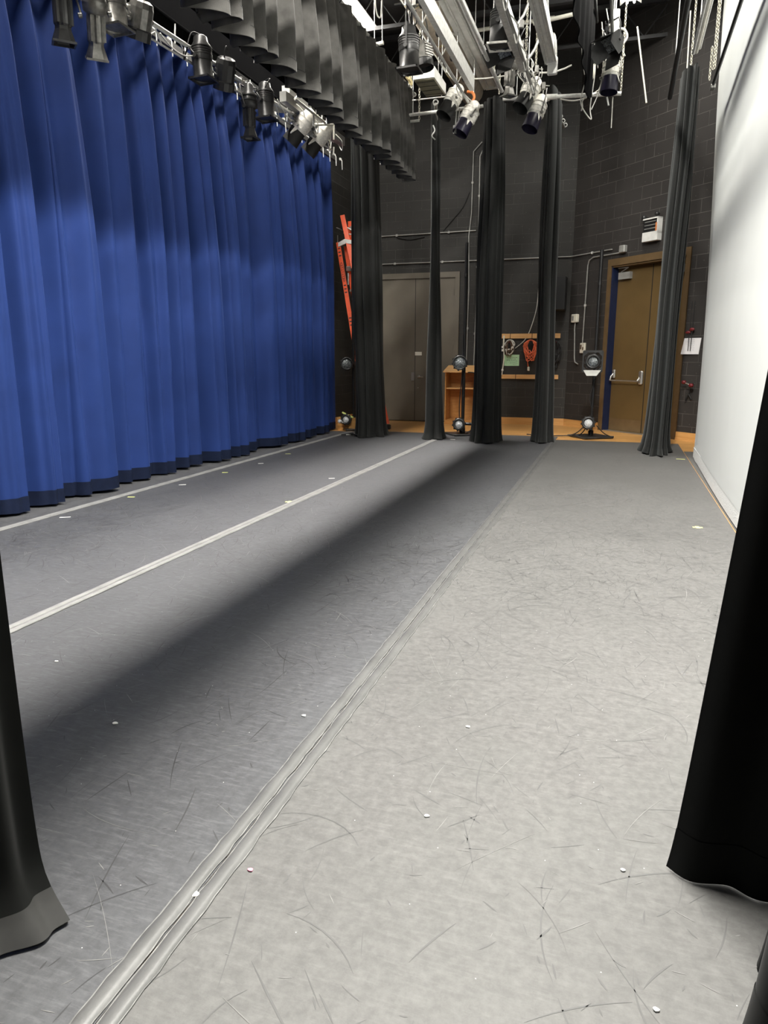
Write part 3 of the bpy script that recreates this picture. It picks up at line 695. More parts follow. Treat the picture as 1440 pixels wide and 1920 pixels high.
# lamp builder ------------------------------------------------------
def lamp(kind, p, aim, pipe, label, body, front=None, S=1.0, gel=True, name=None, yoke=True, coil=True, lensm=None):
    """p: centre of the housing; aim: direction of the beam; pipe: the point on the pipe it hangs from."""
    p = Vector(p); d = Vector(aim).normalized(); pipe = Vector(pipe)
    t = thing(name or 'stage_lamp', p, label, 'stage light', 'stage lamps')
    side = d.cross(Vector((0, 0, 1))); side = side.normalized() if side.length > .05 else Vector((0, 1, 0))
    up = side.cross(d).normalized(); R = Matrix((side, up, d)).transposed()
    front = front or body; q = p-d*(.02*S)
    if kind == 'ers':
        b = MB(); b.lathe([(.035, -.30), (.060, -.27), (.062, -.20), (.095, -.17), (.105, -.08), (.100, -.02), (.070, .0)], p, d, 18)
        b.lathe([(.112, -.10), (.112, -.085)], p, d, 18); b.lathe([(.110, -.15), (.110, -.138)], p, d, 18); b.build('reflector_housing', body, t)
        b = MB(); b.lathe([(.070, 0), (.074, .02), (.074, .20), (.066, .215)], p, d, 24, ribs=1, ribd=.006)
        for k in range(3):
            a = k*2.1; b.box(p+d*.10+side*math.cos(a)*.078+up*math.sin(a)*.078, (.018, .018, .2), R)
        b.build('lens_barrel', body, t)
        b = MB(); b.lathe([(.064, .21), (.066, .24), (.098, .33), (.098, .345)], p, d, 6 if gel else 16, capb=False, smooth=False); b.build('hood', front, t)
        MB().lathe([(.072, .30), (.072, .305)], p, d, 16).build('lens', M['black'], t)
        if gel:
            b = MB()
            for (sx, sy) in ((1, 0), (-1, 0), (0, 1), (0, -1)): b.box(p+d*.34+side*sx*.088+up*sy*.088, (.19 if sy else .012, .19 if sx else .012, .018), R)
            b.build('gel_frame', front, t)
        ye = .115
    elif kind == 'par':
        b = MB(); b.lathe([(.05, -.24), (.075, -.22), (.082, -.17), (.110, -.13), (.116, -.02), (.112, .02)], p, d, 20)
        for h in (-.115, -.09, -.065, -.04): b.lathe([(.119, h-.005), (.119, h+.005)], p, d, 20)
        b.build('reflector_housing', body, t)
        b = MB(); b.lathe([(.108, .01), (.108, .19), (.118, .20)], p, d, 20, capa=False, capb=False); b.lathe([(.122, .19), (.122, .205)], p, d, 20, capb=False)
        b.build('barrel', body, t)
        MB().lathe([(.02, .135), (.07, .145), (.105, .125)], p, d, 18, capa=True, capb=False).build('lens', lensm or M['lens'], t)
        b = MB()
        for (sx, sy) in ((1, 0), (-1, 0), (0, 1), (0, -1)): b.box(p+d*.205+side*sx*.118+up*sy*.118, (.25 if sy else .014, .25 if sx else .014, .02), R)
        b.build('gel_frame', front, t)
        ye = .125
    elif kind == 'fresnel':
        b = MB(); b.lathe([(.07, -.17), (.105, -.15), (.118, -.10), (.118, .08)], p, d, 12, smooth=False)
        for k in range(5): b.box(p+d*(-.10+k*.035)+up*.118, (.13, .012, .018), R)
        b.lathe([(.045, -.001), (.045, .012)], p-side*.112, -side, 14); b.build('housing', body, t)
        b = MB(); b.lathe([(.122, .07), (.128, .085), (.128, .17)], p, d, 14, capb=False, smooth=False); b.build('front_ring', front, t)
        MB().lathe([(.02, .125), (.07, .12), (.12, .10)], p, d, 16, capb=False).build('lens', lensm or M['black'], t)
        ye = .130
    elif kind == 'hat':                         # alloy body with a dark top hat in front
        b = MB(); b.lathe([(.05, -.30), (.085, -.27), (.095, -.21), (.125, -.15), (.130, .0), (.118, .04)], p, d, 18)
        for h in (-.15, -.08, .0): b.lathe([(.135, h-.006), (.135, h+.006)], p, d, 18)
        b.box(p-d*.13+up*.09, (.05, .05, .10), R); b.build('reflector_housing', body, t)
        b = MB(); b.lathe([(.112, .03), (.116, .04), (.128, .25)], p, d, 18, capa=False, capb=False); b.lathe([(.10, .04), (.10, .05)], p, d, 16); b.build('top_hat', front, t)
        b = MB()
        b.prism([p+side*.10+d*.02-up*.03, p+side*.10+d*.02+up*.03, p+side*.16+d*.16+up*.01, p+side*.155+d*.17], side*.008)
        b.prism([p-side*.10+d*.02-up*.03, p-side*.10+d*.02+up*.03, p-side*.16+d*.14+up*.01, p-side*.155+d*.15], -side*.008); b.build('barn_door', body, t)
        ye = .14
    elif kind == 'flood':
        b = MB(); b.prism([p+side*sx*.15*k+up*sy*.12*k+d*dd for (sx, sy, k, dd) in ((-1, -1, .6, -.15), (1, -1, .6, -.15), (1, 1, .6, -.15), (-1, 1, .6, -.15))], d*.02)
        b.add([p+side*sx*.09+up*sy*.07-d*.14 for sx, sy in ((-1, -1), (1, -1), (1, 1), (-1, 1))]+[p+side*sx*.16+up*sy*.13+d*.05 for sx, sy in ((-1, -1), (1, -1), (1, 1), (-1, 1))], [(0, 1, 5, 4), (1, 2, 6, 5), (2, 3, 7, 6), (3, 0, 4, 7)])
        b.build('housing', body, t)
        b = MB()
        for sy in (1, -1): b.prism([p+side*.16+up*sy*.13+d*.05, p-side*.16+up*sy*.13+d*.05, p-side*.13+up*sy*.21+d*.20, p+side*.13+up*sy*.21+d*.20], up*sy*.006)
        for sx in (1, -1): b.prism([p+side*sx*.16+up*.13+d*.05, p+side*sx*.16-up*.13+d*.05, p+side*sx*.22-up*.10+d*.19, p+side*sx*.22+up*.10+d*.19], side*sx*.006)
        b.build('barn_door', front, t)
        MB().box(p+d*.0, (.26, .2, .01), R).build('lens', lensm or M['reflector'], t); ye = .17
    if yoke:
        dn = (pipe-p); L = dn.length; dn = dn.normalized() if L > 1e-3 else Vector((0, 0, 1))
        s2 = (side - dn*side.dot(dn)); s2 = s2.normalized() if s2.length > .1 else dn.orthogonal().normalized()
        yb_ = MB(); top = p+dn*max(L-.06, .15)
        a_ = [p+s2*ye, p+s2*ye+dn*(L*.55), top+s2*ye*.75, top, top-s2*ye*.75, p-s2*ye+dn*(L*.55), p-s2*ye]
        yb_.tube(a_, .010, 6)
        for sx in (1, -1): yb_.lathe([(.022, 0), (.022, .03)], p+s2*sx*ye, s2*sx, 10)
        yb_.build('yoke', M['lampgrey'] if body is not M['lampblack'] else M['lampblack'], t)
        c = MB(); c.box(pipe, (.05, .06, .085)); c.tube([pipe-Vector((0, 0, .03)), top], .011, 6); c.tube([pipe+Vector((.03, 0, 0)), pipe+Vector((.09, 0, -.01))], .007, 5); c.build('clamp', M['chrome'], t)
        if coil:
            c = MB(); r3 = random.Random(int(abs(p.x*1000)+abs(p.y*777)))
            e = pipe+Vector((r3.uniform(-.1, .1), r3.uniform(-.22, .22), -.02)); back = p-d*.25
            c.tube(spline([back, back+Vector((r3.uniform(-.12, .12), r3.uniform(-.1, .1), -.02)), e+Vector((0, 0, -.14)), e]), .008, 5)
            c.build('lead', M['cable_white'] if body is M['lampwhite'] else M['cable'], t)
    t.scale = (S, S, S)
    return t

# ================================================================== FIRST ELECTRIC (in front of the blue curtain)
E1 = -4.78; EZ = 4.97
def ez(y): return 4.99-.034*(11.95-y)
t = hang_pipe((E1, 2.6, ez(2.6)), (E1, 11.95, ez(11.95)), .024, M['galv'], 'bright pipe batten of the first row of lamps, over the blue curtain', True, collars=(.3, .62))
b = MB(); b.tube([(E1-.02, 2.6, ez(2.6)-.14), (E1-.02, 11.9, ez(11.9)-.14)], .012, 6); b.build('lower_rod', M['galv'], t)
b = MB()
for i in range(20): b.tube([(E1, 2.9+i*.46, ez(2.9+i*.46)), (E1-.02, 3.05+i*.46, ez(3.05+i*.46)-.14)], .008, 5)
b.build('strut', M['galv'], t)
rw = thing('lighting_raceway', (E1+.05, 11, 4.98), 'grey steel wiring raceway beam at the far end of the first lamp row', 'raceway')
MB().box((E1+.08, 11.0, EZ+.05), (.10, 2.25, .13)).build('trough', M['conduit'], rw)
MB().box((E1+.08, 10.35, EZ+.17), (.12, .75, .10)).build('junction_box', M['whitemetal'], rw)
for i in range(4): MB().tube(spline([(E1+.13, 10.2+i*.5, EZ+.05), (E1+.22, 10.25+i*.5, EZ-.05), (E1+.18, 10.35+i*.5, EZ-.16), (E1+.1, 10.4+i*.5, EZ-.05)]), .008, 5).build('pigtail', M['cable_white'], rw)
pf = thing('pipe_frame', aty(608, 220, 11.6), 'cream pipe arm frame with hanging ropes beside the valance end', 'pipe', 'pipe battens')
A = atx(553, 185, -4.42); B_ = atx(612, 232, -4.42)
b = MB(); b.tube([A, B_], .018, 8); b.tube([atx(590, 234, -4.6), atx(626, 233, -4.42)], .020, 8); b.tube([atx(626, 233, -4.42), atx(626, 262, -4.42)], .016, 8); b.build('pipe', M['pipe_white'], pf)
b = MB(); b.tube([atx(562, 174, -4.42), A], .010, 5); b.tube([atx(588, 212, -4.42), atx(588, 236, -4.42)], .012, 5); b.tube([atx(604, 206, -4.42), atx(604, 230, -4.42)], .012, 5); b.build('upright', M['galv'], pf)
chain_links(MB(), atx(618, 262, -4.5), atx(618, 288, -4.5)).build('chain', M['chain'], pf)
MB().tube([atx(626, 276, -4.45), atx(625, 291, -4.45)], .014, 6).build('rope_end', M['cable_white'], pf)

def e1(px, py, kind, aim, body, label, front=None, hx=0, gel=True, X=-4.68, lensm=None, hang=None):
    p = atx(px, py, X); pipe = Vector((E1, p.y+hx, ez(p.y+hx))); lamp(kind, p, aim, pipe, label, body, front, gel=gel, lensm=lensm)
G, K, W_ = M['lampgrey'], M['lampblack'], M['lampwhite']
e1(114, -6, 'ers', (-.10, .10, -1), K, 'black lamp cut off by the top of the photo, farthest left in the first row')
e1(178, 28, 'ers', (-.28, .30, -1), G, 'grey long barrelled lamp tilted down, second from left in first row')
e1(213, 8, 'par', (.02, .02, -1), G, 'grey can lamp pointing straight down beside the tilted grey lamp', lensm=M['lens'])
e1(262, 38, 'fresnel', (-.42, .18, -1), G, 'grey lamp with black face aimed at the curtain, fourth in first row', K)
e1(379, 112, 'par', (.03, .02, -1), K, 'black can lamp pointing straight down, fifth along the first row')
e1(422, 138, 'fresnel', (-.40, .35, -1), K, 'black square bodied lamp tilted left, sixth along the first row', K)
e1(468, 205, 'ers', (.0, .0, -1), K, 'long black lamp hanging vertically in front of the blue curtain')
e1(498, 192, 'par', (.03, .0, -1), K, 'black can lamp right of the long vertical lamp')
e1(563, 240, 'hat', (-.75, -.10, -.85), W_, 'pale lamp with black snout near the far end of first row', M['black'])
e1(596, 262, 'hat', (-.75, -.10, -.80), W_, 'pale lamp at the very end of the first row', M['black'])
for i, (a, bb_) in enumerate((((232, 12), (290, 60)), ((300, 62), (372, 100)), ((520, 186), (560, 225)))):
    p0 = atx(a[0], a[1], E1+.05); p1 = atx(bb_[0], bb_[1], E1+.05)
    cable(sag(p0, p1, .10), .008, M['cable_white'], ('pale cable looping under the first lamp pipe, near end', 'pale cable sagging along the first lamp pipe before the fifth lamp', 'pale cable drooping at the far end of the first lamp pipe')[i], smooth=False)

# ================================================================== SECOND ELECTRIC, DUCT AND STRIPS OVER CENTRE
E2X = aty(880, 195, 12.2).x; E2Z = aty(880, 195, 12.2).z
t = hang_pipe((E2X, 4.5, E2Z), (E2X, 12.2, E2Z), .022, M['galv'], 'thin bright pipe batten of the second lamp row, left of the wrapped duct', True)
rw = thing('lighting_raceway', (E2X+.12, 9, E2Z), 'slim grey lighting raceway running beside the second lamp pipe', 'raceway')
MB().box((E2X+.12, 8.0, E2Z+.15), (.07, 7.6, .20)).build('trough', M['galv'], rw)
b = MB(); 
for i in range(9): b.box((E2X+.07, 5.0+i*.8, E2Z+.10), (.03, .09, .08))
b.build('outlet', M['black'], rw)
for i in range(7): MB().tube(spline([(E2X+.06, 5.3+i*1.0, E2Z+.1), (E2X-.02, 5.35+i, E2Z-.03), (E2X+.02, 5.5+i, E2Z-.12), (E2X, 5.6+i, E2Z)]), .008, 5).build('pigtail', M['cable_white'], rw)
dq = aty(884, 172, 16.2); dx = dq.x; dz = dq.z
du = thing('duct', (dx, 9.5, dz), 'tan wrapped round air duct running beside the lamp pipes to the far wall', 'duct')
MB().tube([(dx, 3.5, dz), (dx, 8.0, dz), (dx, 12.0, dz), (dx, YF-.02, dz)], .24, 20).build('pipe', M['tan'], du)
for i in range(8): MB().lathe([(.246, 0), (.246, .07)], (dx, 4.2+i*1.5, dz), (0, 1, 0), 20, smooth=True).build('band', M['yellow_old'], du)
# big olive flat lamp box
q = [atz(px, py, 5.55) for px, py in ((775, 151), (811, 143), (836, 175), (802, 185))]
ctr = sum(q, Vector())/4; wq = (q[1]-q[0]).length; lq = (q[2]-q[1]).length
bx = thing('flat_light_box', ctr, 'flat olive bottomed light box hanging below the two black can lamps', 'light fixture')
ex = (q[1]-q[0]).normalized()
MB().box(ctr+Vector((0, 0, .08)), (wq, lq, .15)).build('housing', M['whitemetal'], bx)
b = MB(); b.box(ctr+Vector((0, 0, -.003)), (wq*.92, lq*.94, .012)); b.build('louvre', M['olive'], bx)
b = MB()
for i in range(4): b.box(ctr+Vector((0, (i-1.5)*lq*.24, -.011)), (wq*.92, .012, .004))
b.build('louvre_rib', M['black'], bx)
rods(bx, [(ctr+Vector((sx*wq, 0, .15)), Vector((ctr.x+sx*wq, ctr.y, ZC))) for sx in (-.4, .4)])
pA = atz(767, 94, 5.45); lamp('par', pA, (.02, .0, -1), pA+Vector((0, 0, .46)), 'black can lamp in a tall yoke right of the valance pipe', K, S=1.2)
pB = atz(794, 104, 5.55); lamp('fresnel', pB, (.15, -.1, -1), Vector((pB.x, pA.y, pA.z+.55)), 'bulky black lamp tucked behind the tall yoke can lamp', G, K)
hang_pipe((pA.x-.2, pA.y, pA.z+.55), (E2X+.1, pA.y, pA.z+.55), .02, M['pipe_black'], 'short dark cross arm carrying the two black can lamps', False)
lamp('hat', aty(846, 192, 12.0), (-.40, -.35, -.85), (aty(846, 192, 12).x+.05, 12.15, 5.62), 'pale lamp with black snout left of the wide leg curtain', W_, M['black'])
lamp('hat', aty(876, 224, 12.1), (-.42, -.30, -.9), (aty(876, 224, 12).x+.08, 12.2, 5.36), 'pale lamp hanging lowest beside the wide leg curtain', W_, M['gelblack'])
# cross pipes over the far legs
a = aty(757, 217, 12.3); c = aty(906, 199, 12.3)
hang_pipe(a, c, .026, M['galv'], 'bright cross pipe left of the wide leg curtain', True, collars=(.55,))
a2 = aty(757, 229, 12.35); c2 = aty(786, 226, 12.35); hang_pipe(a2, c2, .022, M['galv'], 'short pipe stub under the left cross pipe', False)
a3 = aty(757, 190, 13.0); c3 = aty(838, 181, 13.0); hang_pipe(a3, c3, .012, M['galv'], 'thin upper rod above the left cross pipe', True)
a = aty(943, 186, 12.3); c = aty(1165, 175.5, 12.3)
hang_pipe(a, c, .030, M['galv'], 'long bright cross pipe right of the wide leg curtain', True, collars=(.42,))
# leg swing arms
t = thing('swing_arm', aty(817, 215, 12.7), 'slim dark swing arm holding the narrow twisted leg curtain', 'pipe', 'pipe battens')
b = MB(); b.tube([aty(817, 195, 12.5), aty(818, 232, 12.9)], .030, 8); b.ring(aty(817, 192, 12.5), (0, 1, 0), .04, .012, 12, 5); b.build('pipe', M['conduit'], t)
b = MB(); b.tube(spline([aty(812, 235, 12.6), aty(815, 245, 12.6), aty(810, 255, 12.6), aty(816, 262, 12.6)]), .012, 5); b.build('hook', M['galv'], t)
# white reflector strips (unlit)
def dead_strip(x, z, y0, y1, w_, label):
    t = thing('fluorescent_strip', (x, (y0+y1)/2, z), label, 'ceiling light', 'unlit strip lights')
    for p_ in ([(x-w_*.25, y0, z+.03), (x+w_*.25, y0, z+.03), (x+w_*.25, y0, z+.28), (x-w_*.25, y0, z+.28)],): MB().prism(p_, (0, y1-y0, 0)).build('channel', M['whitemetal'], t)
    for sx in (-1, 1): MB().prism([(x+sx*w_*.25, y0, z+.05), (x+sx*w_*.55, y0, z-.02), (x+sx*w_*.57, y0, z-.01), (x+sx*w_*.27, y0, z+.07)], (0, y1-y0, 0)).build('reflector', M['whitemetal'], t)
    for sx in (-.25, .25): MB().tube([(x+sx*w_, y0, z+.02), (x+sx*w_, y1, z+.02)], .018, 8).build('tube', M['galv'], t)
    MB().box((x, y1, z+.04), (w_*.9, .06, .10)).build('end_plate', M['whitemetal'], t)
    rods(t, [((x, lerp(y0, y1, q), z+.28), (x, lerp(y0, y1, q), ZC)) for q in (.15, .5, .9)])
    return t
s1 = aty(922, 166, 13.6); dead_strip(s1.x, s1.z, 5.0, 13.6, .24, 'long shiny unlit strip light ending above the wide leg curtain')
s1 = aty(941, 171, 12.3); hang_pipe((s1.x, 4.5, s1.z), (s1.x, 12.3, s1.z), .028, M['galv'], 'bright curtain track right beside the long shiny strip light', True)
s2 = aty(1033, 118, 11.5); dead_strip(s2.x, s2.z, 4.8, 11.5, .15, 'pale unlit strip light ending above the leg by the orange cable')
s2b = aty(1036, 124, 11.56); MB_ = MB(); MB_.bbox(s2b, (.14, .08, .22), .01); tag(MB_.build('junction_box', M['whitemetal'], loc=s2b), 'white box at the end of the pale unlit strip light', 'box')
# pale conduits across under the roof
for (p0, p1, yy, lab) in (((800, 73), (1040, 33), 13.2, 'cream conduit crossing below the roof, long lower run'), ((700, 85), (719, 80), 12.2, 'short cream pipe stub right of the valance batten'), ((1000, 44), (1118, 17), 12.8, 'cream conduit crossing behind the hanging black border')):
    a = aty(*p0, yy); c = aty(*p1, yy); hang_pipe(a, c, .03, M['pipe_white'], lab, True, group='conduits under the roof')
q_ = aty(870, 55, 12.6); cable([(q_.x-.3, 12.6, ZC), q_, aty(886, 62, 12.7), aty(896, 80, 12.8), aty(897, 105, 12.8)], .035, M['conduit'], 'thick grey flexible conduit bending down beside the shiny strip light')
q_ = aty(1030, 50, 12.4); cable([(q_.x-.2, 12.4, ZC), q_, aty(1038, 66, 12.4), aty(1041, 90, 12.4), aty(1040, 135, 12.4)], .03, M['conduit'], 'thick grey conduit curving down behind the pale strip light')
q_ = aty(704, 8, 10)
cable([(q_.x-.05, 10, ZC), (q_.x-.03, 10, ZC-.8), q_, aty(713, 33, 10), aty(716, 2, 10), (q_.x+.12, 10, ZC-.8), (q_.x+.12, 10, ZC)], .010, M['cable_white'], 'pale cable loop hanging from the roof right of the glowing tube')
# ================================================================== THIRD ELECTRIC
E3 = aty(1000, 170, 12.0); E3X, E3Z = E3.x, E3.z
t = hang_pipe((E3X, 5.2, E3Z), (E3X, 12.2, E3Z), .024, M['conduit'], 'pipe batten of the third lamp row, hung with cables', True)
rw = thing('lighting_raceway', (E3X-.1, 9, E3Z+.1), 'bright steel wiring raceway over the third lamp row', 'raceway')
MB().box((E3X-.10, 8.2, E3Z+.20), (.08, 6.6, .22)).build('trough', M['galv'], rw)
for i in range(7): MB().tube(spline([(E3X-.05, 6.0+i*.9, E3Z+.12), (E3X+.08, 6.1+i*.9, E3Z-.02), (E3X+.05, 6.25+i*.9, E3Z-.15), (E3X, 6.3+i*.9, E3Z)]), .009, 5).build('pigtail', M['cable_white'], rw)
p = aty(938, 48, 10.4); lamp('par', p, (-.05, .0, -1), p+Vector((.10, .0, .36)), 'large dark can lamp at top centre, left of the pale strip light', K, W_, S=1.2)
p = aty(946, 92, 11.0); lamp('flood', p, (-.35, -.55, -.60), p+Vector((.22, .05, .30)), 'black flood lamp with barn doors at upper centre', K, K)
p = aty(957, 132, 11.7); lamp('ers', p, (-.05, .05, -1), p+Vector((.16, .0, .34)), 'grey barrelled lamp hanging left of the pale lamps at centre', G)
p = aty(990, 178, 12.0); lamp('hat', p, (-.42, -.40, -.85), p+Vector((.12, .0, .34)), 'pale lamp with black snout between the two middle leg curtains, upper', W_, M['black'])
p = aty(1004, 214, 12.1); lamp('hat', p, (-.30, -.30, -.95), p+Vector((.10, .05, .40)), 'pale lamp with violet black snout, lower, left of the leg by the cable', W_, M['gelblack'])
# right hand cluster
p = aty(1146, 82, 11.4); lamp('flood', p, (-.45, -.4, -.7), p+Vector((.0, .0, .34)), 'black floodlight in the tangle of cables at upper right', K, K)
p = aty(1145, 140, 12.1); lamp('hat', p, (-.05, -.10, -1), p+Vector((.03, .12, .28)), 'lamp with a big violet black snout near the end of the long cross pipe', W_, M['gelblack'])
E4 = aty(1147, 120, 11.8)
hang_pipe((E4.x, 5.6, E4.z+.2), (E4.x, 12.2, E4.z+.2), .022, M['conduit'], 'pipe batten running up to the lamp cluster at upper right', True)
b = MB(); c0 = aty(1153, 45, 11.6); b.bbox(c0, (.12, .10, .34), .012); b.tube([c0, (c0.x, c0.y, ZC)], .012, 6); tag(b.build('junction_box', M['whitemetal'], loc=c0), 'white junction box above the cable tangle at upper right', 'box')
rc = random.Random(3)
for i in range(14):
    x0 = rc.uniform(1128, 1158); y0 = rc.uniform(15, 60); x1 = x0+rc.uniform(-14, 14); yA = 11.9+rc.uniform(-.3, .3)
    lab = 'one of the thin pale cables tangled above the violet snouted lamp'
    cable([aty(x0, y0, yA), aty(x0+rc.uniform(-10, 10), y0+25, yA), aty(x1, y0+50, yA), aty(x1+rc.uniform(-12, 12), min(y0+75, 130), yA)], .008, M['cable_white' if i % 3 else 'cable'], lab)
for i in range(12):
    x0 = rc.uniform(975, 1000); y0 = rc.uniform(95, 150); yA = 12+rc.uniform(-.3, .2)
    cable([aty(x0, y0, yA), aty(x0+rc.uniform(-14, 14), y0+18, yA), aty(x0+rc.uniform(-10, 12), y0+38, yA), aty(x0+rc.uniform(-4, 18), y0+55, yA)], .008, M['cable_white' if i % 3 else 'cable'], 'one of the thin pale cables tangled above the paired pale lamps')
cable([aty(1157, 55, 11.9), aty(1170, 55, 11.9), aty(1176, 68, 11.9), aty(1170, 80, 11.9), aty(1162, 87, 11.9)], .016, M['cable_white'], 'thick white cable loop beside the chain at upper right')
cable([aty(1000, 136, 12.2), aty(1030, 136, 12.2), aty(1055, 130, 12.2), aty(1072, 122, 12.2)], .012, M['cable_white'], 'white cable swagged from the third lamp row to the black border')
cable([aty(1050, 186, 12.4), aty(1075, 189, 12.4), aty(1100, 183, 12.4), aty(1124, 168, 12.4)], .010, M['cable_white'], 'white cable drooping under the long cross pipe')
cable([aty(940, 182, 12.4), aty(952, 172, 12.4), aty(964, 158, 12.4)], .012, M['cable_white'], 'short pale cable rising from the top of the wide leg curtain')
cable([aty(880, 148, 12.2), aty(910, 147, 12.2), aty(948, 142, 12.2)], .010, M['cable_white'], 'pair of pale wires crossing from duct to third lamp row')
cable([aty(990, 112, 11.2), aty(1003, 92, 11.2), aty(1013, 66, 11.2)], .020, M['galv'], 'diagonal pale brace rod left of the pale strip light', smooth=False)
cable([aty(968, 48, 11.2), aty(982, 28, 11.2), aty(992, 4, 11.2)], .020, M['galv'], 'diagonal pale brace rod above the flood lamp', smooth=False)
cable([aty(795, 75, 11.5), aty(850, 150, 11.9), aty(880, 186, 12.1), aty(905, 200, 12.2)], .009, M['cable_white'], 'pale cable draped along the second lamp pipe to the cross pipe')
cable([aty(1083, 18, 12.2), aty(1090, 60, 12.2), aty(1098, 95, 12.2), aty(1108, 112, 12.2), aty(1123, 116, 12.2)], .014, M['cable_white'], 'white cable running down beside the black border to the lamp cluster')
for i in range(5):
    cable([aty(1085+i*2, 30+i*8, 12.2), aty(1090+i*2.5, 80, 12.2), aty(1092+i*3, 110, 12.2), aty(1096+i*2.5, 140-i*3, 12.2)], .006, M['cable_white'], 'one of the thin cords hanging in a bunch beside the black border')
b = MB(); sp = aty(1109, 132, 12.2); b.lathe([(.015, .12), (.04, .06), (.055, 0), (.04, -.10), (.01, -.16)], sp, (0, 0, 1), 12)
tag(b.build('cord_bundle', M['ivory'], loc=sp), 'pale bundle of coiled cord hanging right of the black border', 'cord')
for (x0, y0, x1, y1, yy, z1, lab) in ((923, 0, 926, 142, 12.1, None, 'chain left of the black flood lamp'), (940, 100, 936, 176, 12.3, 6.4, 'rusty chain down to the wide leg curtain'), (868, 0, 868, 52, 12.3, None, 'chain between the shiny strip light and the grey conduit'),
        (988, 0, 986, 102, 11.6, None, 'chain between the flood lamp and the pale strip light'), (1108, 0, 1106, 102, 12.2, None, 'chain right of the hanging black border'), (1180, 10, 1164, 172, 12.3, None, 'long chain at the end of the long cross pipe'),
        (783, 165, 786, 224, 12.3, 6.6, 'chain holding the left cross pipe below the light box'), (776, 170, 771, 186, 13.0, 6.2, 'short chain at the end of the valance pipe'), (1303, 0, 1294, 140, 11.9, None, 'chain left of the tracks above the rightmost far leg'), (1344, 0, 1337, 130, 11.5, None, 'chain by the top far corner of the white screen'),
        (1350, 0, 1340, 128, 11.2, None, 'second chain by the top far corner of the white screen'), (1250, 0, 1330, 150, 11.6, 5.6, 'short loose chain tail at the screen corner'), (1008, 10, 1004, 140, 12.1, None, 'thin chain behind the pale strip light')):
    chain(x0, y0, x1, y1, yy, lab, z1)
b = MB(); p0 = aty(758, 128, 12.6); chain_links(b, p0, aty(772, 158, 12.7), .10, .02, .035); tag(b.build('safety_chain', M['yellow_old'], loc=p0), 'thick yellow chain dangling under the tall yoke lamp', 'chain')
def rod(a, c, r, m, lab, name='rod', cat='rod'):
    tag(MB().tube([a, c], r, 6).build(name, m, loc=a), lab, cat, 'hanging rods')
rod(aty(1195, 50, 13.2), aty(1212, 193, 13.2), .014, M['pipe_white'], 'slanting pale rod hanging left of the dark batten, upper right')
rod(aty(1149, 182, 12.2), aty(1146, 240, 12.2), .008, M['pipe_white'], 'thin pale rod dangling below the violet snouted lamp')
rod(aty(1138, 182, 12.2), aty(1141, 198, 12.2), .014, M['galv'], 'short threaded rod below the violet snouted lamp')
rod(aty(1295, 20, 12.5), aty(1287, 150, 12.5), .010, M['pipe_white'], 'thin vertical cord left of the rightmost far leg')
a = aty(1256, 183, 11.8); hang_pipe((a.x, a.y, a.z), (a.x, 4.5, a.z), .032, M['pipe_black'], 'black pipe batten ending in mid air left of the rightmost far leg', True)
for k, (px, py, yy, m_) in enumerate(((1300, 100, 11.0, 'galv'), (1306, 98, 11.0, 'pipe_white'), (1312, 90, 11.0, 'galv'))):
    a = aty(px, py, yy); hang_pipe((a.x, a.y, a.z), (a.x, 4.0, a.z), .020, M[m_], ('bright track rail above the rightmost far leg, left of three', 'cream track rail above the rightmost far leg, middle of three', 'bright track rail above the rightmost far leg, right of three')[k], True)
# track of the leg by the orange cable
a = aty(1028, 186, 12.5); c = aty(1057, 238, 14.3)
t = hang_pipe(a, c, .030, M['conduit'], 'dark knobbly track carrying the leg curtain by the orange cable', False)
b = MB()
for i in range(7): 
    pp = Vector(a).lerp(Vector(c), i/6); b.ring(pp+Vector((.03, 0, .03)), (0, 1, .3), .03, .008, 8, 4)
b.build('tie', M['galv'], t)
cable([aty(1128, 172, 12.25), aty(1095, 185, 12.3), aty(1092, 200, 12.3), aty(1090, 208, 12.3)], .010, M['cable_white'], 'pale strap end hanging under the long cross pipe', 'strap')
cable([aty(876, 172, 12.2), aty(886, 174, 12.2), aty(889, 184, 12.2), aty(881, 195, 12.18)], .022, M['orangestrap'], 'orange strap looped on the duct above the pale lamps', 'strap')
q_ = aty(765, 190, 13.4); cable([(q_.x, 13.4, ZC), q_, aty(764, 240, 13.4), aty(760, 258, 13.4), aty(764, 262, 13.4)], .006, M['cable'], 'thin dark cord hooked at the end, right of the valance')
b = MB(); lp = aty(852, 225, 12.1); b.tube([aty(856, 205, 12.1), aty(853, 250, 12.1)], .012, 5); b.box(aty(853, 243, 12.1), (.05, .04, .12)); b.tube([aty(862, 203, 12.1), aty(858, 235, 12.1)], .010, 5)
tag(b.build('cable_drop', M['conduit'], loc=lp), 'grey plug and leads hanging between the two pale lamps at left', 'cable')
# ================================================================== FAR WALL FITTINGS
def fw(px, py, off=.03): return aty(px, py, YF-off)
def conduit(pts, label, r=.013, m='conduit'):
    t = thing('conduit', pts[0], label, 'conduit', 'wall conduits')
    MB().tube(pts, r, 8).build('pipe', M[m], t)
    b = MB()
    for i in range(len(pts)-1):
        a = Vector(pts[i]); c = Vector(pts[i+1]); n = int((c-a).length//1.1)
        for k in range(n):
            q = a.lerp(c, (k+.5)/n); b.bbox(q, (.05, .03, .05), .006)
    if b.v: b.build('strap', M[m], t)
    return t
z1 = fw(800, 439).z; conduit([(-5.6, YF-.03, z1), (-3.2, YF-.03, z1+.02)], 'upper grey conduit running level across the far wall')
z2 = fw(1000, 484).z; conduit([(-5.6, YF-.03, z2), (-1.16, YF-.03, z2), AW(.06, .03, z2)] + [AW(ang(1150, 466)[0], .03, z2)], 'lower grey conduit running level above the grey doors to the corner')
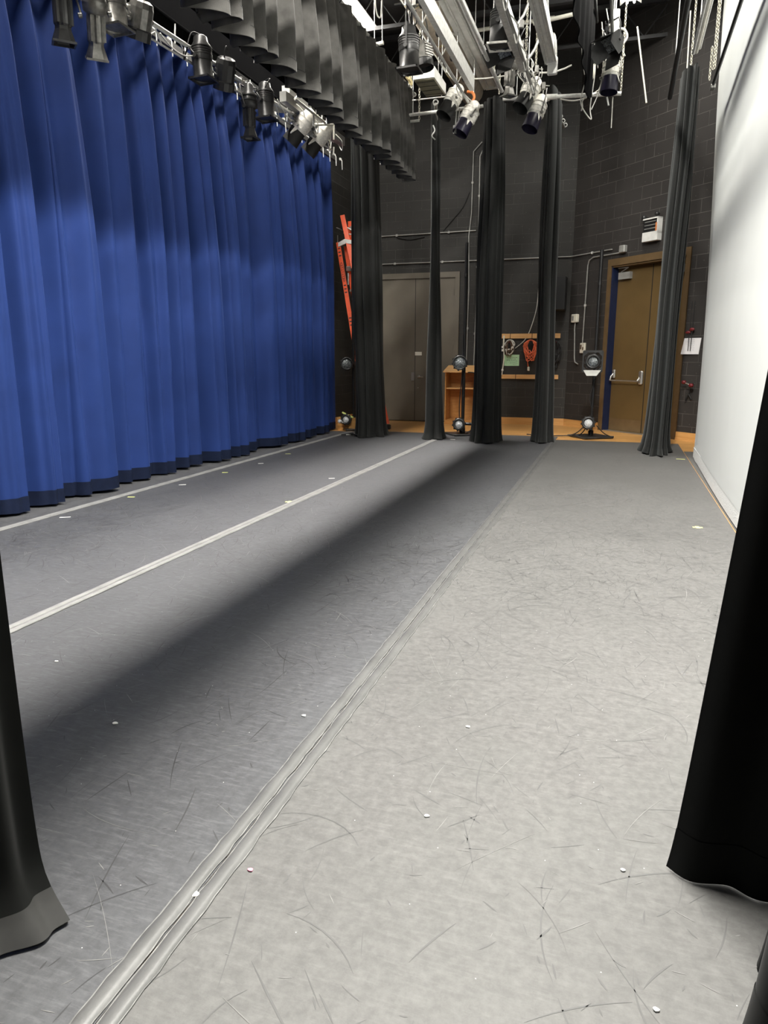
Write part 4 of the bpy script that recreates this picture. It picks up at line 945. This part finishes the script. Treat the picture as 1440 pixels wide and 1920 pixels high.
conduit([fw(904, 266), fw(888, 284), fw(884, 400), fw(879, 442), fw(879, 540), fw(874, 690)], 'left of two pale vertical conduits behind the lamp stand')
conduit([fw(906, 280), fw(900, 293), fw(897, 440), fw(893, 560), fw(888, 690)], 'right of two pale vertical conduits, beside the wide leg curtain')
cable([fw(880, 360, .02), fw(868, 388, .02), fw(846, 415, .02), fw(828, 436, .02)], .010, M['cable'], 'thin dark cable curving across the far wall below the cross pipe')
cable([fw(745, 446, .02), fw(770, 449, .02), fw(796, 444, .02)], .010, M['cable'], 'dark cable sagging under the upper wall conduit')
cable([fw(1011, 520, .03), fw(1007, 572, .03), fw(997, 610, .03), fw(985, 636, .03), fw(966, 653, .03)], .009, M['cable_white'], 'thin grey cable curving down to the coil on the wall')
# pine hanging rails
def rail(px0, px1, py0, py1, lab, cuts):
    a = fw(px0, py0); c = fw(px1, py1)
    t = thing('hanging_rail', ((a.x+c.x)/2, YF, c.z), lab, 'rail', 'pine rails on the far wall')
    xs = [a.x]+[fw(q, py0).x for q in cuts]+[c.x]
    for x0, x1 in zip(xs, xs[1:]): MB().bbox(((x0+x1)/2, YF-.02, (a.z+c.z)/2), (x1-x0-.012, .038, abs(a.z-c.z)), .004).build('board', M['pine'], t)
    return t
rail(939, 1051, 626, 634, 'upper pine rail with cable coils hanging below it', (957, 998))
rail(937, 1047, 702, 711, 'lower pine rail beneath the green paper', (967,))
# coils
def coil(px, py, rx, rz, n, m, lab, r=.010, seed=1, peg=True, hang=.0):
    c = fw(px, py, .06); rr = random.Random(seed)
    t = thing('cable_coil', c, lab, 'cable coil', 'coils hung on the far wall')
    b = MB()
    for i in range(n):
        kx = rx*(1-.65*rr.random()); kz = rz*(1-.5*rr.random()); top = c.z+rz
        pts = []
        for q in range(25):
            a = 2*PI*q/24; pts.append(Vector((c.x+kx*math.sin(a)*(1-.25*math.cos(a))+rr.uniform(-.006, .006), c.y-rr.uniform(0, .05), top-kz+kz*math.cos(a)-(.10*rr.random() if math.cos(a) < -.8 else 0))))
        b.tube(pts, r, 5, cap=False)
    b.build('loops', M[m], t)
    if peg: MB().lathe([(.012, 0), (.012, .09), (.016, .10)], (c.x, YF-.0, c.z+rz-.02), (0, -1, 0), 10).build('peg', M['red'], t)
    if hang:
        MB().tube(spline([(c.x-.06, c.y, c.z-rz), (c.x-.05, c.y, c.z-rz-hang*.5), (c.x-.03, c.y, c.z-rz-hang)]), .010, 5).build('tail', M['orange_cord'] if m == 'orange_cord' else M[m], t)
        MB().bbox((c.x-.03, c.y, c.z-rz-hang), (.05, .04, .09), .01).build('plug', M['ivory'], t)
    return t
coil(995, 655, .155, .20, 13, 'orange_cord', 'coil of orange extension cord on the far wall', .009, 4, True, .22)
coil(955, 652, .12, .14, 7, 'cable_brown', 'brown cable coil hung at the left of the pine rails', .009, 7)
coil(956, 650, .125, .145, 2, 'cable_white', 'grey white cable loop hung over the brown coil', .014, 8, False)
coil(1042, 662, .12, .26, 14, 'cable', 'black cable coil at the right end of the pine rails', .010, 9)
ps = thing('power_strip', fw(943, 665, .05), 'long white power strip lead hanging from the upper pine rail', 'power strip')
MB().tube([fw(945, 629, .05), fw(944, 650, .05)], .018, 8).build('strip', M['ivory'], ps)
MB().tube(spline([fw(944, 650, .05), fw(945, 670, .05), fw(942, 695, .05), fw(941, 703, .05)]), .013, 6).build('lead', M['ivory'], ps)
b = MB()
for q in (651, 657, 694): b.bbox(fw(942, q, .055), (.05, .04, .05), .01)
b.build('plug', M['whitemetal'], ps)
# green paper
a = fw(946, 665, .006); c = fw(973, 686, .006)
gp = thing('green_notice', ((a.x+c.x)/2, YF, c.z), 'pale green paper notice pinned to the far wall', 'paper')
MB().box(((a.x+c.x)/2, YF-.004, (a.z+c.z)/2), (c.x-a.x, .004, a.z-c.z)).build('sheet', M['greenpaper'], gp)
b = MB(); rr = random.Random(2)
for i in range(5):
    zz = lerp(a.z, c.z, .28+.14*i); x0 = a.x+.05
    while x0 < c.x-.06:
        l = rr.uniform(.012, .04); b.box((x0+l/2, YF-.0075, zz+rr.uniform(-.006, .006)), (l, .002, .006), Matrix.Rotation(rr.uniform(-.5, .5), 3, 'Y')); x0 += l+.012
b.build('handwriting', M['ink'], gp)
# loudspeaker
a = fw(1043, 520, .12); c = fw(1057, 583, .12)
lsx = thing('loudspeaker', (-1.31, YF-.2, 2.6), 'black loudspeaker on the far wall behind the fourth leg', 'loudspeaker')
MB().bbox((-1.36, YF-.20, (a.z+c.z)/2), (.34, .30, a.z-c.z), .02).build('cabinet', M['black'], lsx)
MB().box((-1.36, YF-.355, (a.z+c.z)/2), (.30, .012, a.z-c.z-.06)).build('grille', M['pipe_black'], lsx)
MB().box((-1.36, YF-.03, (a.z+c.z)/2), (.12, .06, .2)).build('bracket', M['pipe_black'], lsx)
# oak cabinet
cx0 = -3.70; cx1 = -3.02; cy1 = YF-.10; cy0 = cy1-.50
cab = thing('lectern', ((cx0+cx1)/2, (cy0+cy1)/2, 0), 'oak open front lectern cabinet standing by the far wall', 'lectern')
for xx in (cx0+.012, cx1-.012): MB().prism([(xx-.012, cy0+.04, 0), (xx-.012, cy1, 0), (xx-.012, cy1, 1.26), (xx-.012, cy0+.04, 1.15)], (.024, 0, 0)).build('side_panel', M['oak'], cab)
MB().box(((cx0+cx1)/2, cy1-.01, .62), (cx1-cx0-.05, .018, 1.20)).build('back_panel', M['oak'], cab)
b = MB(); b.prism([(cx0-.03, cy0-.03, 1.15), (cx0-.03, cy1, 1.275), (cx0-.03, cy1, 1.30), (cx0-.03, cy0-.03, 1.175)], (cx1-cx0+.06, 0, 0)); b.build('top', M['pine'], cab)
MB().box(((cx0+cx1)/2, (cy0+cy1)/2+.03, .80), (cx1-cx0-.05, .40, .024)).build('shelf', M['pine'], cab)
MB().box(((cx0+cx1)/2, (cy0+cy1)/2+.02, .09), (cx1-cx0-.05, .42, .03)).build('bottom_shelf', M['oak'], cab)
MB().box(((cx0+cx1)/2, cy0+.06, .04), (cx1-cx0-.05, .02, .08)).build('plinth', M['oak'], cab)
# ================================================================== SIDE LIGHT STANDS
def side_light(px, py, Y, aim, lab, R_=.13, frame=False, lensm='lens', polex=None):
    p = aty(px, py, Y); d = Vector(aim).normalized(); t = thing('side_lamp', p, lab, 'stage light', 'lamps on the floor stands')
    lr = .78 if lensm == 'reflector' and not frame else .62
    b = MB(); b.lathe([(R_*.4, -.26), (R_*.7, -.24), (R_*.92, -.16), (R_, -.04), (R_*1.02, .0), (R_*lr*1.06, .0), (R_*lr*1.02, -.03)], p, d, 22, capb=False)
    n = 10
    s = d.orthogonal().normalized(); u = d.cross(s)
    for k in range(n): 
        a = 2*PI*k/n; b.box(p+(s*math.cos(a)+u*math.sin(a))*R_*1.03-d*.02, (.03, .03, .03))
    b.build('housing', K, t)
    MB().lathe([(.001, .004), (R_*lr*.35, .0), (R_*lr*.7, -.008), (R_*lr*1.0, -.025)], p, d, 22, capa=False, capb=False).build('lens', M[lensm], t)
    if frame:
        f = MB(); side = d.cross(Vector((0, 0, 1))).normalized(); up = side.cross(d)
        for (sx, sy) in ((1, 0), (-1, 0), (0, 1), (0, -1)):
            f.prism([p+side*(sx*R_*1.25+(R_*1.25 if sy else .012)*q1)+up*(sy*R_*1.3+(R_*1.35 if sx else .02)*q2)+d*.06 for q1, q2 in ((-1, -1), (1, -1), (1, 1), (-1, 1))], d*.02)
        for q1, q2 in ((-1, -1), (1, -1), (1, 1), (-1, 1)):
            f.prism([p+side*q1*R_*1.25+up*q2*R_*1.3+d*.06, p+side*q1*R_*.55+up*q2*R_*1.3+d*.06, p+side*q1*R_*1.25+up*q2*R_*.6+d*.06], d*.015)
        f.build('gel_frame', K, t)
        MB().prism([p-up*R_*1.15+side*R_*1.15+d*.085, p-up*R_*1.15-side*R_*1.15+d*.085, p-up*R_*1.9-side*R_*.65+d*.13, p-up*R_*1.9+side*R_*.65+d*.13], d*.006).build('barn_door', M['conduit'], t)
    c = MB()
    if polex:
        q = Vector(polex); q.z = p.z; c.tube([p-d*.12, q], .02, 6); c.box(q, (.08, .08, .08)); c.build('clamp', K, t)
    return t, p
def stand(px, py, zt, lab, w_=.55):
    p = atz(px, py, ZV); t = thing('lamp_stand', (p.x, p.y, ZV), lab, 'lamp stand', 'floor lamp stands')
    b = MB(); b.bbox((p.x, p.y, ZV+.02), (w_, w_, .035), .012, Matrix.Rotation(.6, 3, 'Z')); b.build('base_plate', K, t)
    MB().tube([(p.x, p.y, ZV+.03), (p.x, p.y, zt)], .032, 10).build('pole', M['pipe_black'], t)
    b = MB(); b.lathe([(.05, 0), (.05, .09), (.035, .10)], (p.x, p.y, ZV+.035), (0, 0, 1), 12); b.build('flange', K, t)
    MB().lathe([(.04, 0), (.04, .05)], (p.x, p.y, zt-.6), (0, 0, 1), 10).build('collar', K, t)
    return t, p
s_, pA = stand(867, 815, 3.55, 'tall black lamp stand in front of the oak cabinet')
side_light(862, 680, pA.y-.22, (.15, -1, .05), 'round black side lamp at cabinet top height on the tall stand', .135, lensm='reflector', polex=pA)
side_light(860, 795.5, pA.y-.22, (.05, -1, .12), 'round black lamp low on the tall stand by the cabinet', .115, polex=pA)
cable([(pA.x+.08, pA.y, 1.20), (pA.x+.22, pA.y-.02, 1.18), (pA.x+.30, pA.y, 1.02), (pA.x+.32, pA.y, .6), (pA.x+.2, pA.y, .15), (pA.x+.1, pA.y-.1, .03), (pA.x+.35, pA.y-.1, .02)], .011, M['cable'], 'black lead hanging from the upper lamp of the tall stand')
cable([(pA.x-.03, pA.y-.04, 1.9), (pA.x-.02, pA.y-.06, 1.2), (pA.x-.06, pA.y-.06, .6), (pA.x-.04, pA.y-.06, .05)], .011, M['cable'], 'black lead taped down the tall stand pole')
MB_ = MB(); MB_.tube([(pA.x, pA.y-.03, .22), (pA.x+.32, pA.y-.05, .22)], .028, 8); tag(MB_.build('clamp_arm', M['pipe_black'], loc=(pA.x, pA.y, .22)), 'short black arm clamped low on the tall stand', 'pipe', 'pipe battens')
s_, pB = stand(1107, 820, 3.36, 'black lamp stand with wide base plate left of the brown doors', .62)
side_light(1112, 678, pB.y-.24, (-.05, -1, .05), 'square framed black side lamp with a pale flap by the brown doors', .135, True, 'reflector', pB)
side_light(1103, 793, pB.y-.26, (-.02, -1, .14), 'round black lamp low on the stand by the brown doors', .118, polex=pB)
for k, s in enumerate((-1, 1, -.6)):
    cable([(pB.x+s*.10, pB.y-.2, .25), (pB.x+s*.22, pB.y-.15, .12), (pB.x+s*.34, pB.y-.1, .05), (pB.x+s*.42, pB.y-.1, .045)], .010, M['cable'], ('black lead spread left of the stand by the brown doors', 'black lead spread right of the stand by the brown doors', 'second black lead left of the stand by the brown doors')[k])
cable([(pB.x+.03, pB.y-.03, 1.1), (pB.x-.05, pB.y-.04, .75), (pB.x+.0, pB.y-.04, .5), (pB.x-.03, pB.y-.04, .3)], .010, M['cable'], 'black lead down the pole of the stand by the brown doors')
cable([(pB.x-.3, pB.y, .03), (pB.x-.8, pB.y-.05, .012), (pB.x-1.2, pB.y+.1, .012)], .011, M['cable'], 'black cable on the floor behind the fourth leg')
# stand half hidden by leg one
s_, pC = stand(664, 806, 3.2, 'black lamp stand mostly hidden behind the farthest left leg', .45)
side_light(650, 682, pC.y-.15, (.45, -1, .05), 'upper round side lamp left of the farthest left leg', .125, False, 'reflector', pC)
side_light(648, 786.5, pC.y-.20, (.05, -1, .1), 'lower round lamp with white lens left of the farthest left leg', .105, False, 'lens', pC)
b = MB(); p_ = aty(652, 778, pC.y-.1); b.box(p_, (.26, .02, .03), Matrix.Rotation(.4, 3, 'Y')); tag(b.build('yellow_gel_frame', M['glow_yellow'], loc=p_), 'thin yellow frame edge above the low lamp at left', 'frame')
b = MB(); p_ = aty(637, 790, pC.y-.3); b.lathe([(.001, .05), (.03, .04), (.045, 0), (.02, -.04)], p_, (0, -1, 0), 12); b.tube([p_, (p_.x+.05, p_.y+.14, p_.z-.05)], .012); tag(b.build('bare_bulb', M['lens'], loc=p_), 'small white bulb left of the low lamp by the curtain', 'bulb')
wdg = thing('wood_block', atz(650, 812, 0), 'small orange wood block under the low lamp at left', 'wood block')
p_ = atz(652, 806, 0); MB().box((p_.x, p_.y+.05, .13), (.40, .25, .26)).build('block', M['basewood'], wdg)
for k in range(3):
    p_ = atz(640+k*9, 815, .03); cable([p_, p_+Vector((.2, .05, .02)), p_+Vector((.4, -.06, 0)), p_+Vector((.55, .04, .01))], .016, M['cable_white' if k == 1 else 'cable'], ('black cable heaped under the low lamp at left', 'pale cable heaped under the low lamp at left', 'second black cable heaped by the farthest left leg')[k])
# ================================================================== ORANGE LADDER
LX = XL+.28
def lx(px, py, X): return atx(px, py, X)
lad = thing('step_ladder', (-5.0, 14.6, 0), 'orange fibreglass ladder leaning at the left wall, partly behind a leg', 'ladder')
def ladder_rail(a, c, w_, d_, name):
    a = Vector(a); c = Vector(c); ax = (c-a).normalized(); s = Vector((1, .25, 0)); s = (s-ax*s.dot(ax)).normalized(); n = ax.cross(s)
    R = Matrix((s, n, ax)).transposed(); b = MB(); b.box((a+c)/2, (w_, d_, (c-a).length), R); o = b.build(name, M['orange'], lad); return a, c, s, n, R, ax, o
YL = 14.75
r1 = ladder_rail(aty(642, 404, YL), aty(726, 795, YL-.5), .095, .05, 'rail')
r2 = ladder_rail(aty(656, 415, YL+.25), aty(668, 640, YL+.25), .085, .05, 'rail')
r3 = ladder_rail(aty(634, 455, YL-.06), aty(672, 690, YL-.3), .085, .05, 'rail')
r4 = ladder_rail(aty(648, 462, YL+.1), aty(672, 620, YL+.1), .075, .05, 'rail')
b = MB(); b.prism([aty(634, 463, YL-.1), aty(634, 455, YL-.1), aty(646, 448, YL-.1), aty(664, 451, YL-.1), aty(664, 458, YL-.1), aty(648, 456, YL-.1)], (0, .05, 0)); b.build('hinge_cap', M['whitemetal'], lad)
b = MB(); b.bbox(aty(654, 504, YL), (.11, .05, .10), .01); b.bbox(aty(660, 428, YL+.2), (.10, .06, .08), .01); b.bbox(aty(659, 545, YL), (.08, .05, .05), .01); b.build('bracket', M['chrome'], lad)
b = MB(); b.tube([aty(653, 512, YL), aty(653, 534, YL)], .012); b.tube([aty(648, 425, YL+.1), aty(660, 432, YL+.1)], .014); b.tube([aty(644, 437, YL+.1), aty(660, 440, YL+.1)], .012); b.build('spreader', M['galv'], lad)
# dark bars and lettering in an outline on the front rail
a, c, s, n, R, ax, o3 = r3
if n.y > 0: n = -n
b = MB(); L_ = (c-a).length
for base in (.05, .60):
    for k in range(3): b.box(a+ax*L_*(base+k*.028)+n*.027, (.05, .004, .022), R)
    for k in range(3): b.box(a+ax*L_*(base+.29+k*.028)+n*.027, (.05, .004, .022), R)
    cc = a+ax*L_*(base+.185)+n*.028
    b.tube([cc+s*.032*math.cos(t_)+ax*.20*math.sin(t_) for t_ in [2*PI*q/24 for q in range(25)]], .004, 4, cap=False)
    for k in range(7): b.box(cc+ax*(.045*(k-3)), (.032, .004, .008), R); b.box(cc+ax*(.045*(k-3))+s*(.013 if k % 2 else -.013), (.006, .004, .03), R)
b.build('printed_marking', M['black'], o3)
b = MB(); ft = aty(726, 797, YL-.5); b.bbox((ft.x, ft.y, .05), (.14, .10, .10), .015); b.build('foot', M['black'], lad)
# bits on left wall
b = MB(); b.tube([aty(631, 427, 14.9), aty(642, 432, 14.9)], .012); b.tube([aty(633, 441, 14.9), aty(633, 455, 14.9)], .010); tag(b.build('wall_hook', M['chrome'], loc=aty(632, 430, 14.9)), 'bright hook on the left wall beside the ladder top', 'hook')
# ================================================================== ANGLED WALL FITTINGS
u, z = ang(1172, 467); jb = thing('junction_box', AW(u, 0, z), 'grey steel junction box above the brown door frame', 'box')
R45 = Matrix.Rotation(-PI/4, 3, 'Z')
MB().bbox(AW(u, .05, z), (.14, .09, .13), .008, R45).build('box', M['conduit'], jb)
ua, za = ang(1105, 487); ub, zb = ang(1094, 645)
conduit([AW(u, .03, z-.06), AW(ua+.15, .03, za+.03), AW(ua+.03, .03, za-.02), AW(ua, .03, za-.12), AW(ub, .03, zb)], 'grey conduit bending down from the junction box to the ivory switch', .014)
u, z = ang(1081, 597); sw = thing('switch_box', AW(u, 0, z), 'white surface mounted switch box beside the brown doors', 'switch box')
MB().bbox(AW(u, .04, z), (.17, .08, .17), .012, R45).build('box', M['ivory'], sw); MB().box(AW(u-.02, .085, z), (.05, .012, .09), R45).build('toggle', M['conduit'], sw)
u2, z2_ = ang(1080, 608); u3, z3 = ang(1079, 672)
conduit([AW(u, .03, z-.08), AW(u2, .03, z2_-.1), AW(u3, .03, z3), AW(u3+.02, .03, z3-.08), AW(u3+.12, .03, z3-.12)], 'grey conduit hooking round below the white switch box', .015)
u, z = ang(1094.5, 652.5); so = thing('outlet_box', AW(u, 0, z), 'ivory outlet plate above the square framed lamp', 'outlet')
MB().bbox(AW(u, .025, z), (.14, .05, .21), .008, R45).build('plate', M['ivory'], so)
b = MB(); b.box(AW(u-.03, .054, z+.02), (.035, .01, .09), R45); b.box(AW(u+.03, .054, z-.01), (.03, .01, .06), R45); b.build('socket', M['cable_brown'], so)
# emergency sign
u, z = ang(1227, 431)
es = thing('emergency_sign', AW(u, 0, z), 'white emergency sign box with dark slots above the brown doors', 'sign')
b = MB(); w_, h_ = .36, .40
for (du_, dz_, ww, hh) in ((0, h_/2-.012, w_, .024), (w_/2-.012, .06, .024, h_-.12)): b.box(AW(u+du_, .06, z+dz_), (ww, .12, hh), R45)
b.box(AW(u, .055, z-.12), (w_, .11, .16), R45); b.build('case', M['whitemetal'], es)
MB().box(AW(u-.01, .05, z+.08), (w_-.03, .09, .22), R45).build('face', M['pipe_black'], es)
b = MB()
for k in range(3): b.box(AW(u-.02, .098, z+.14-.06*k), (w_*.72, .008, .014), R45)
b.build('slot', M['conduit'], es)
MB().box(AW(u+w_/2-.03, .10, z+.03), (.04, .04, .14), R45).build('side_panel', M['orangestrap'], es)
b = MB(); b.lathe([(.03, 0), (.045, .03), (.045, .06), (.02, .08)], AW(u-w_/2+.0, .05, z+h_/2+.03), ND, 12); b.lathe([(.03, 0), (.045, .03), (.045, .06), (.02, .08)], AW(u+w_/2-.06, .05, z+h_/2+.05), ND, 12); b.build('spot_head', M['lampblack'], es)
# paper, red handles, rope by the screen corner
u, z = ang(1297, 648); pn = thing('paper_notice', AW(u, 0, z), 'white paper notice on the wall between door and screen', 'paper')
b = MB(); b.grid(lambda a, v: AW(u-.16+.36*a-.03*(1-v), .012+.03*(1-v)*(1-a), z-.15+.28*v), 8, 6); b.build('sheet', M['paper'], pn, solid=.002)
b = MB(); rr = random.Random(6)
for i in range(6): 
    for k in range(4): b.box(AW(u-.08+.045*k+rr.uniform(-.008, .008), .022, z+.10-.035*i), (rr.uniform(.015, .035), .003, .005), R45)
b.build('writing', M['ink_pale'], pn)
u, z = ang(1300, 720); hd = thing('hand_reel', AW(u, .1, z), 'small red knobbed crank handle beside the screen edge', 'handle')
b = MB(); 
for du_, dz_ in ((-.09, .03), (.07, -.02)): b.lathe([(.008, -.04), (.032, -.025), (.036, 0), (.03, .03), (.008, .045)], AW(u+du_, .14, z+dz_), UD, 12)
b.build('knob', M['red'], hd); MB().tube([AW(u-.06, .14, z+.02), AW(u+.05, .14, z-.01)], .010).build('shaft', M['chrome'], hd)
MB().tube([AW(u, .14, z), AW(u, 0, z)], .012).build('bracket', M['black'], hd)
u, z = ang(1300, 620); b = MB(); b.lathe([(.01, -.05), (.03, -.02), (.03, .02), (.01, .05)], AW(u+.03, .07, z+.02), UD, 10); b.lathe([(.01, -.05), (.026, -.02), (.026, .02), (.01, .05)], AW(u-.05, .07, z-.03), UD, 10); b.tube([AW(u, .07, z), AW(u, 0, z)], .01)
tag(b.build('pulley_knob', M['red'], loc=AW(u, .07, z)), 'dark red knob on the wall above the white paper', 'handle')
b = MB(); 
for k in range(2): b.tube([AW(u-.03+.06*k, .06, z+.5), AW(u-.03+.05*k, .06, z-.35)], .007, 5)
tag(b.build('hand_line', M['cable'], loc=AW(u, .06, z)), 'dark cords hanging over the white paper notice', 'cord')
u, z = ang(1294, 745); b = MB(); b.tube(spline([AW(u+.03, .04, z+.16), AW(u+.0, .05, z+.06), AW(u-.06, .05, z-.06)]), .014, 6); b.tube([AW(u, .05, z+.06), AW(u+.07, .05, z-.03)], .012, 6)
tag(b.build('wall_cleat', M['black'], loc=AW(u, .04, z)), 'black rope cleat on the wall below the red handle', 'cleat')
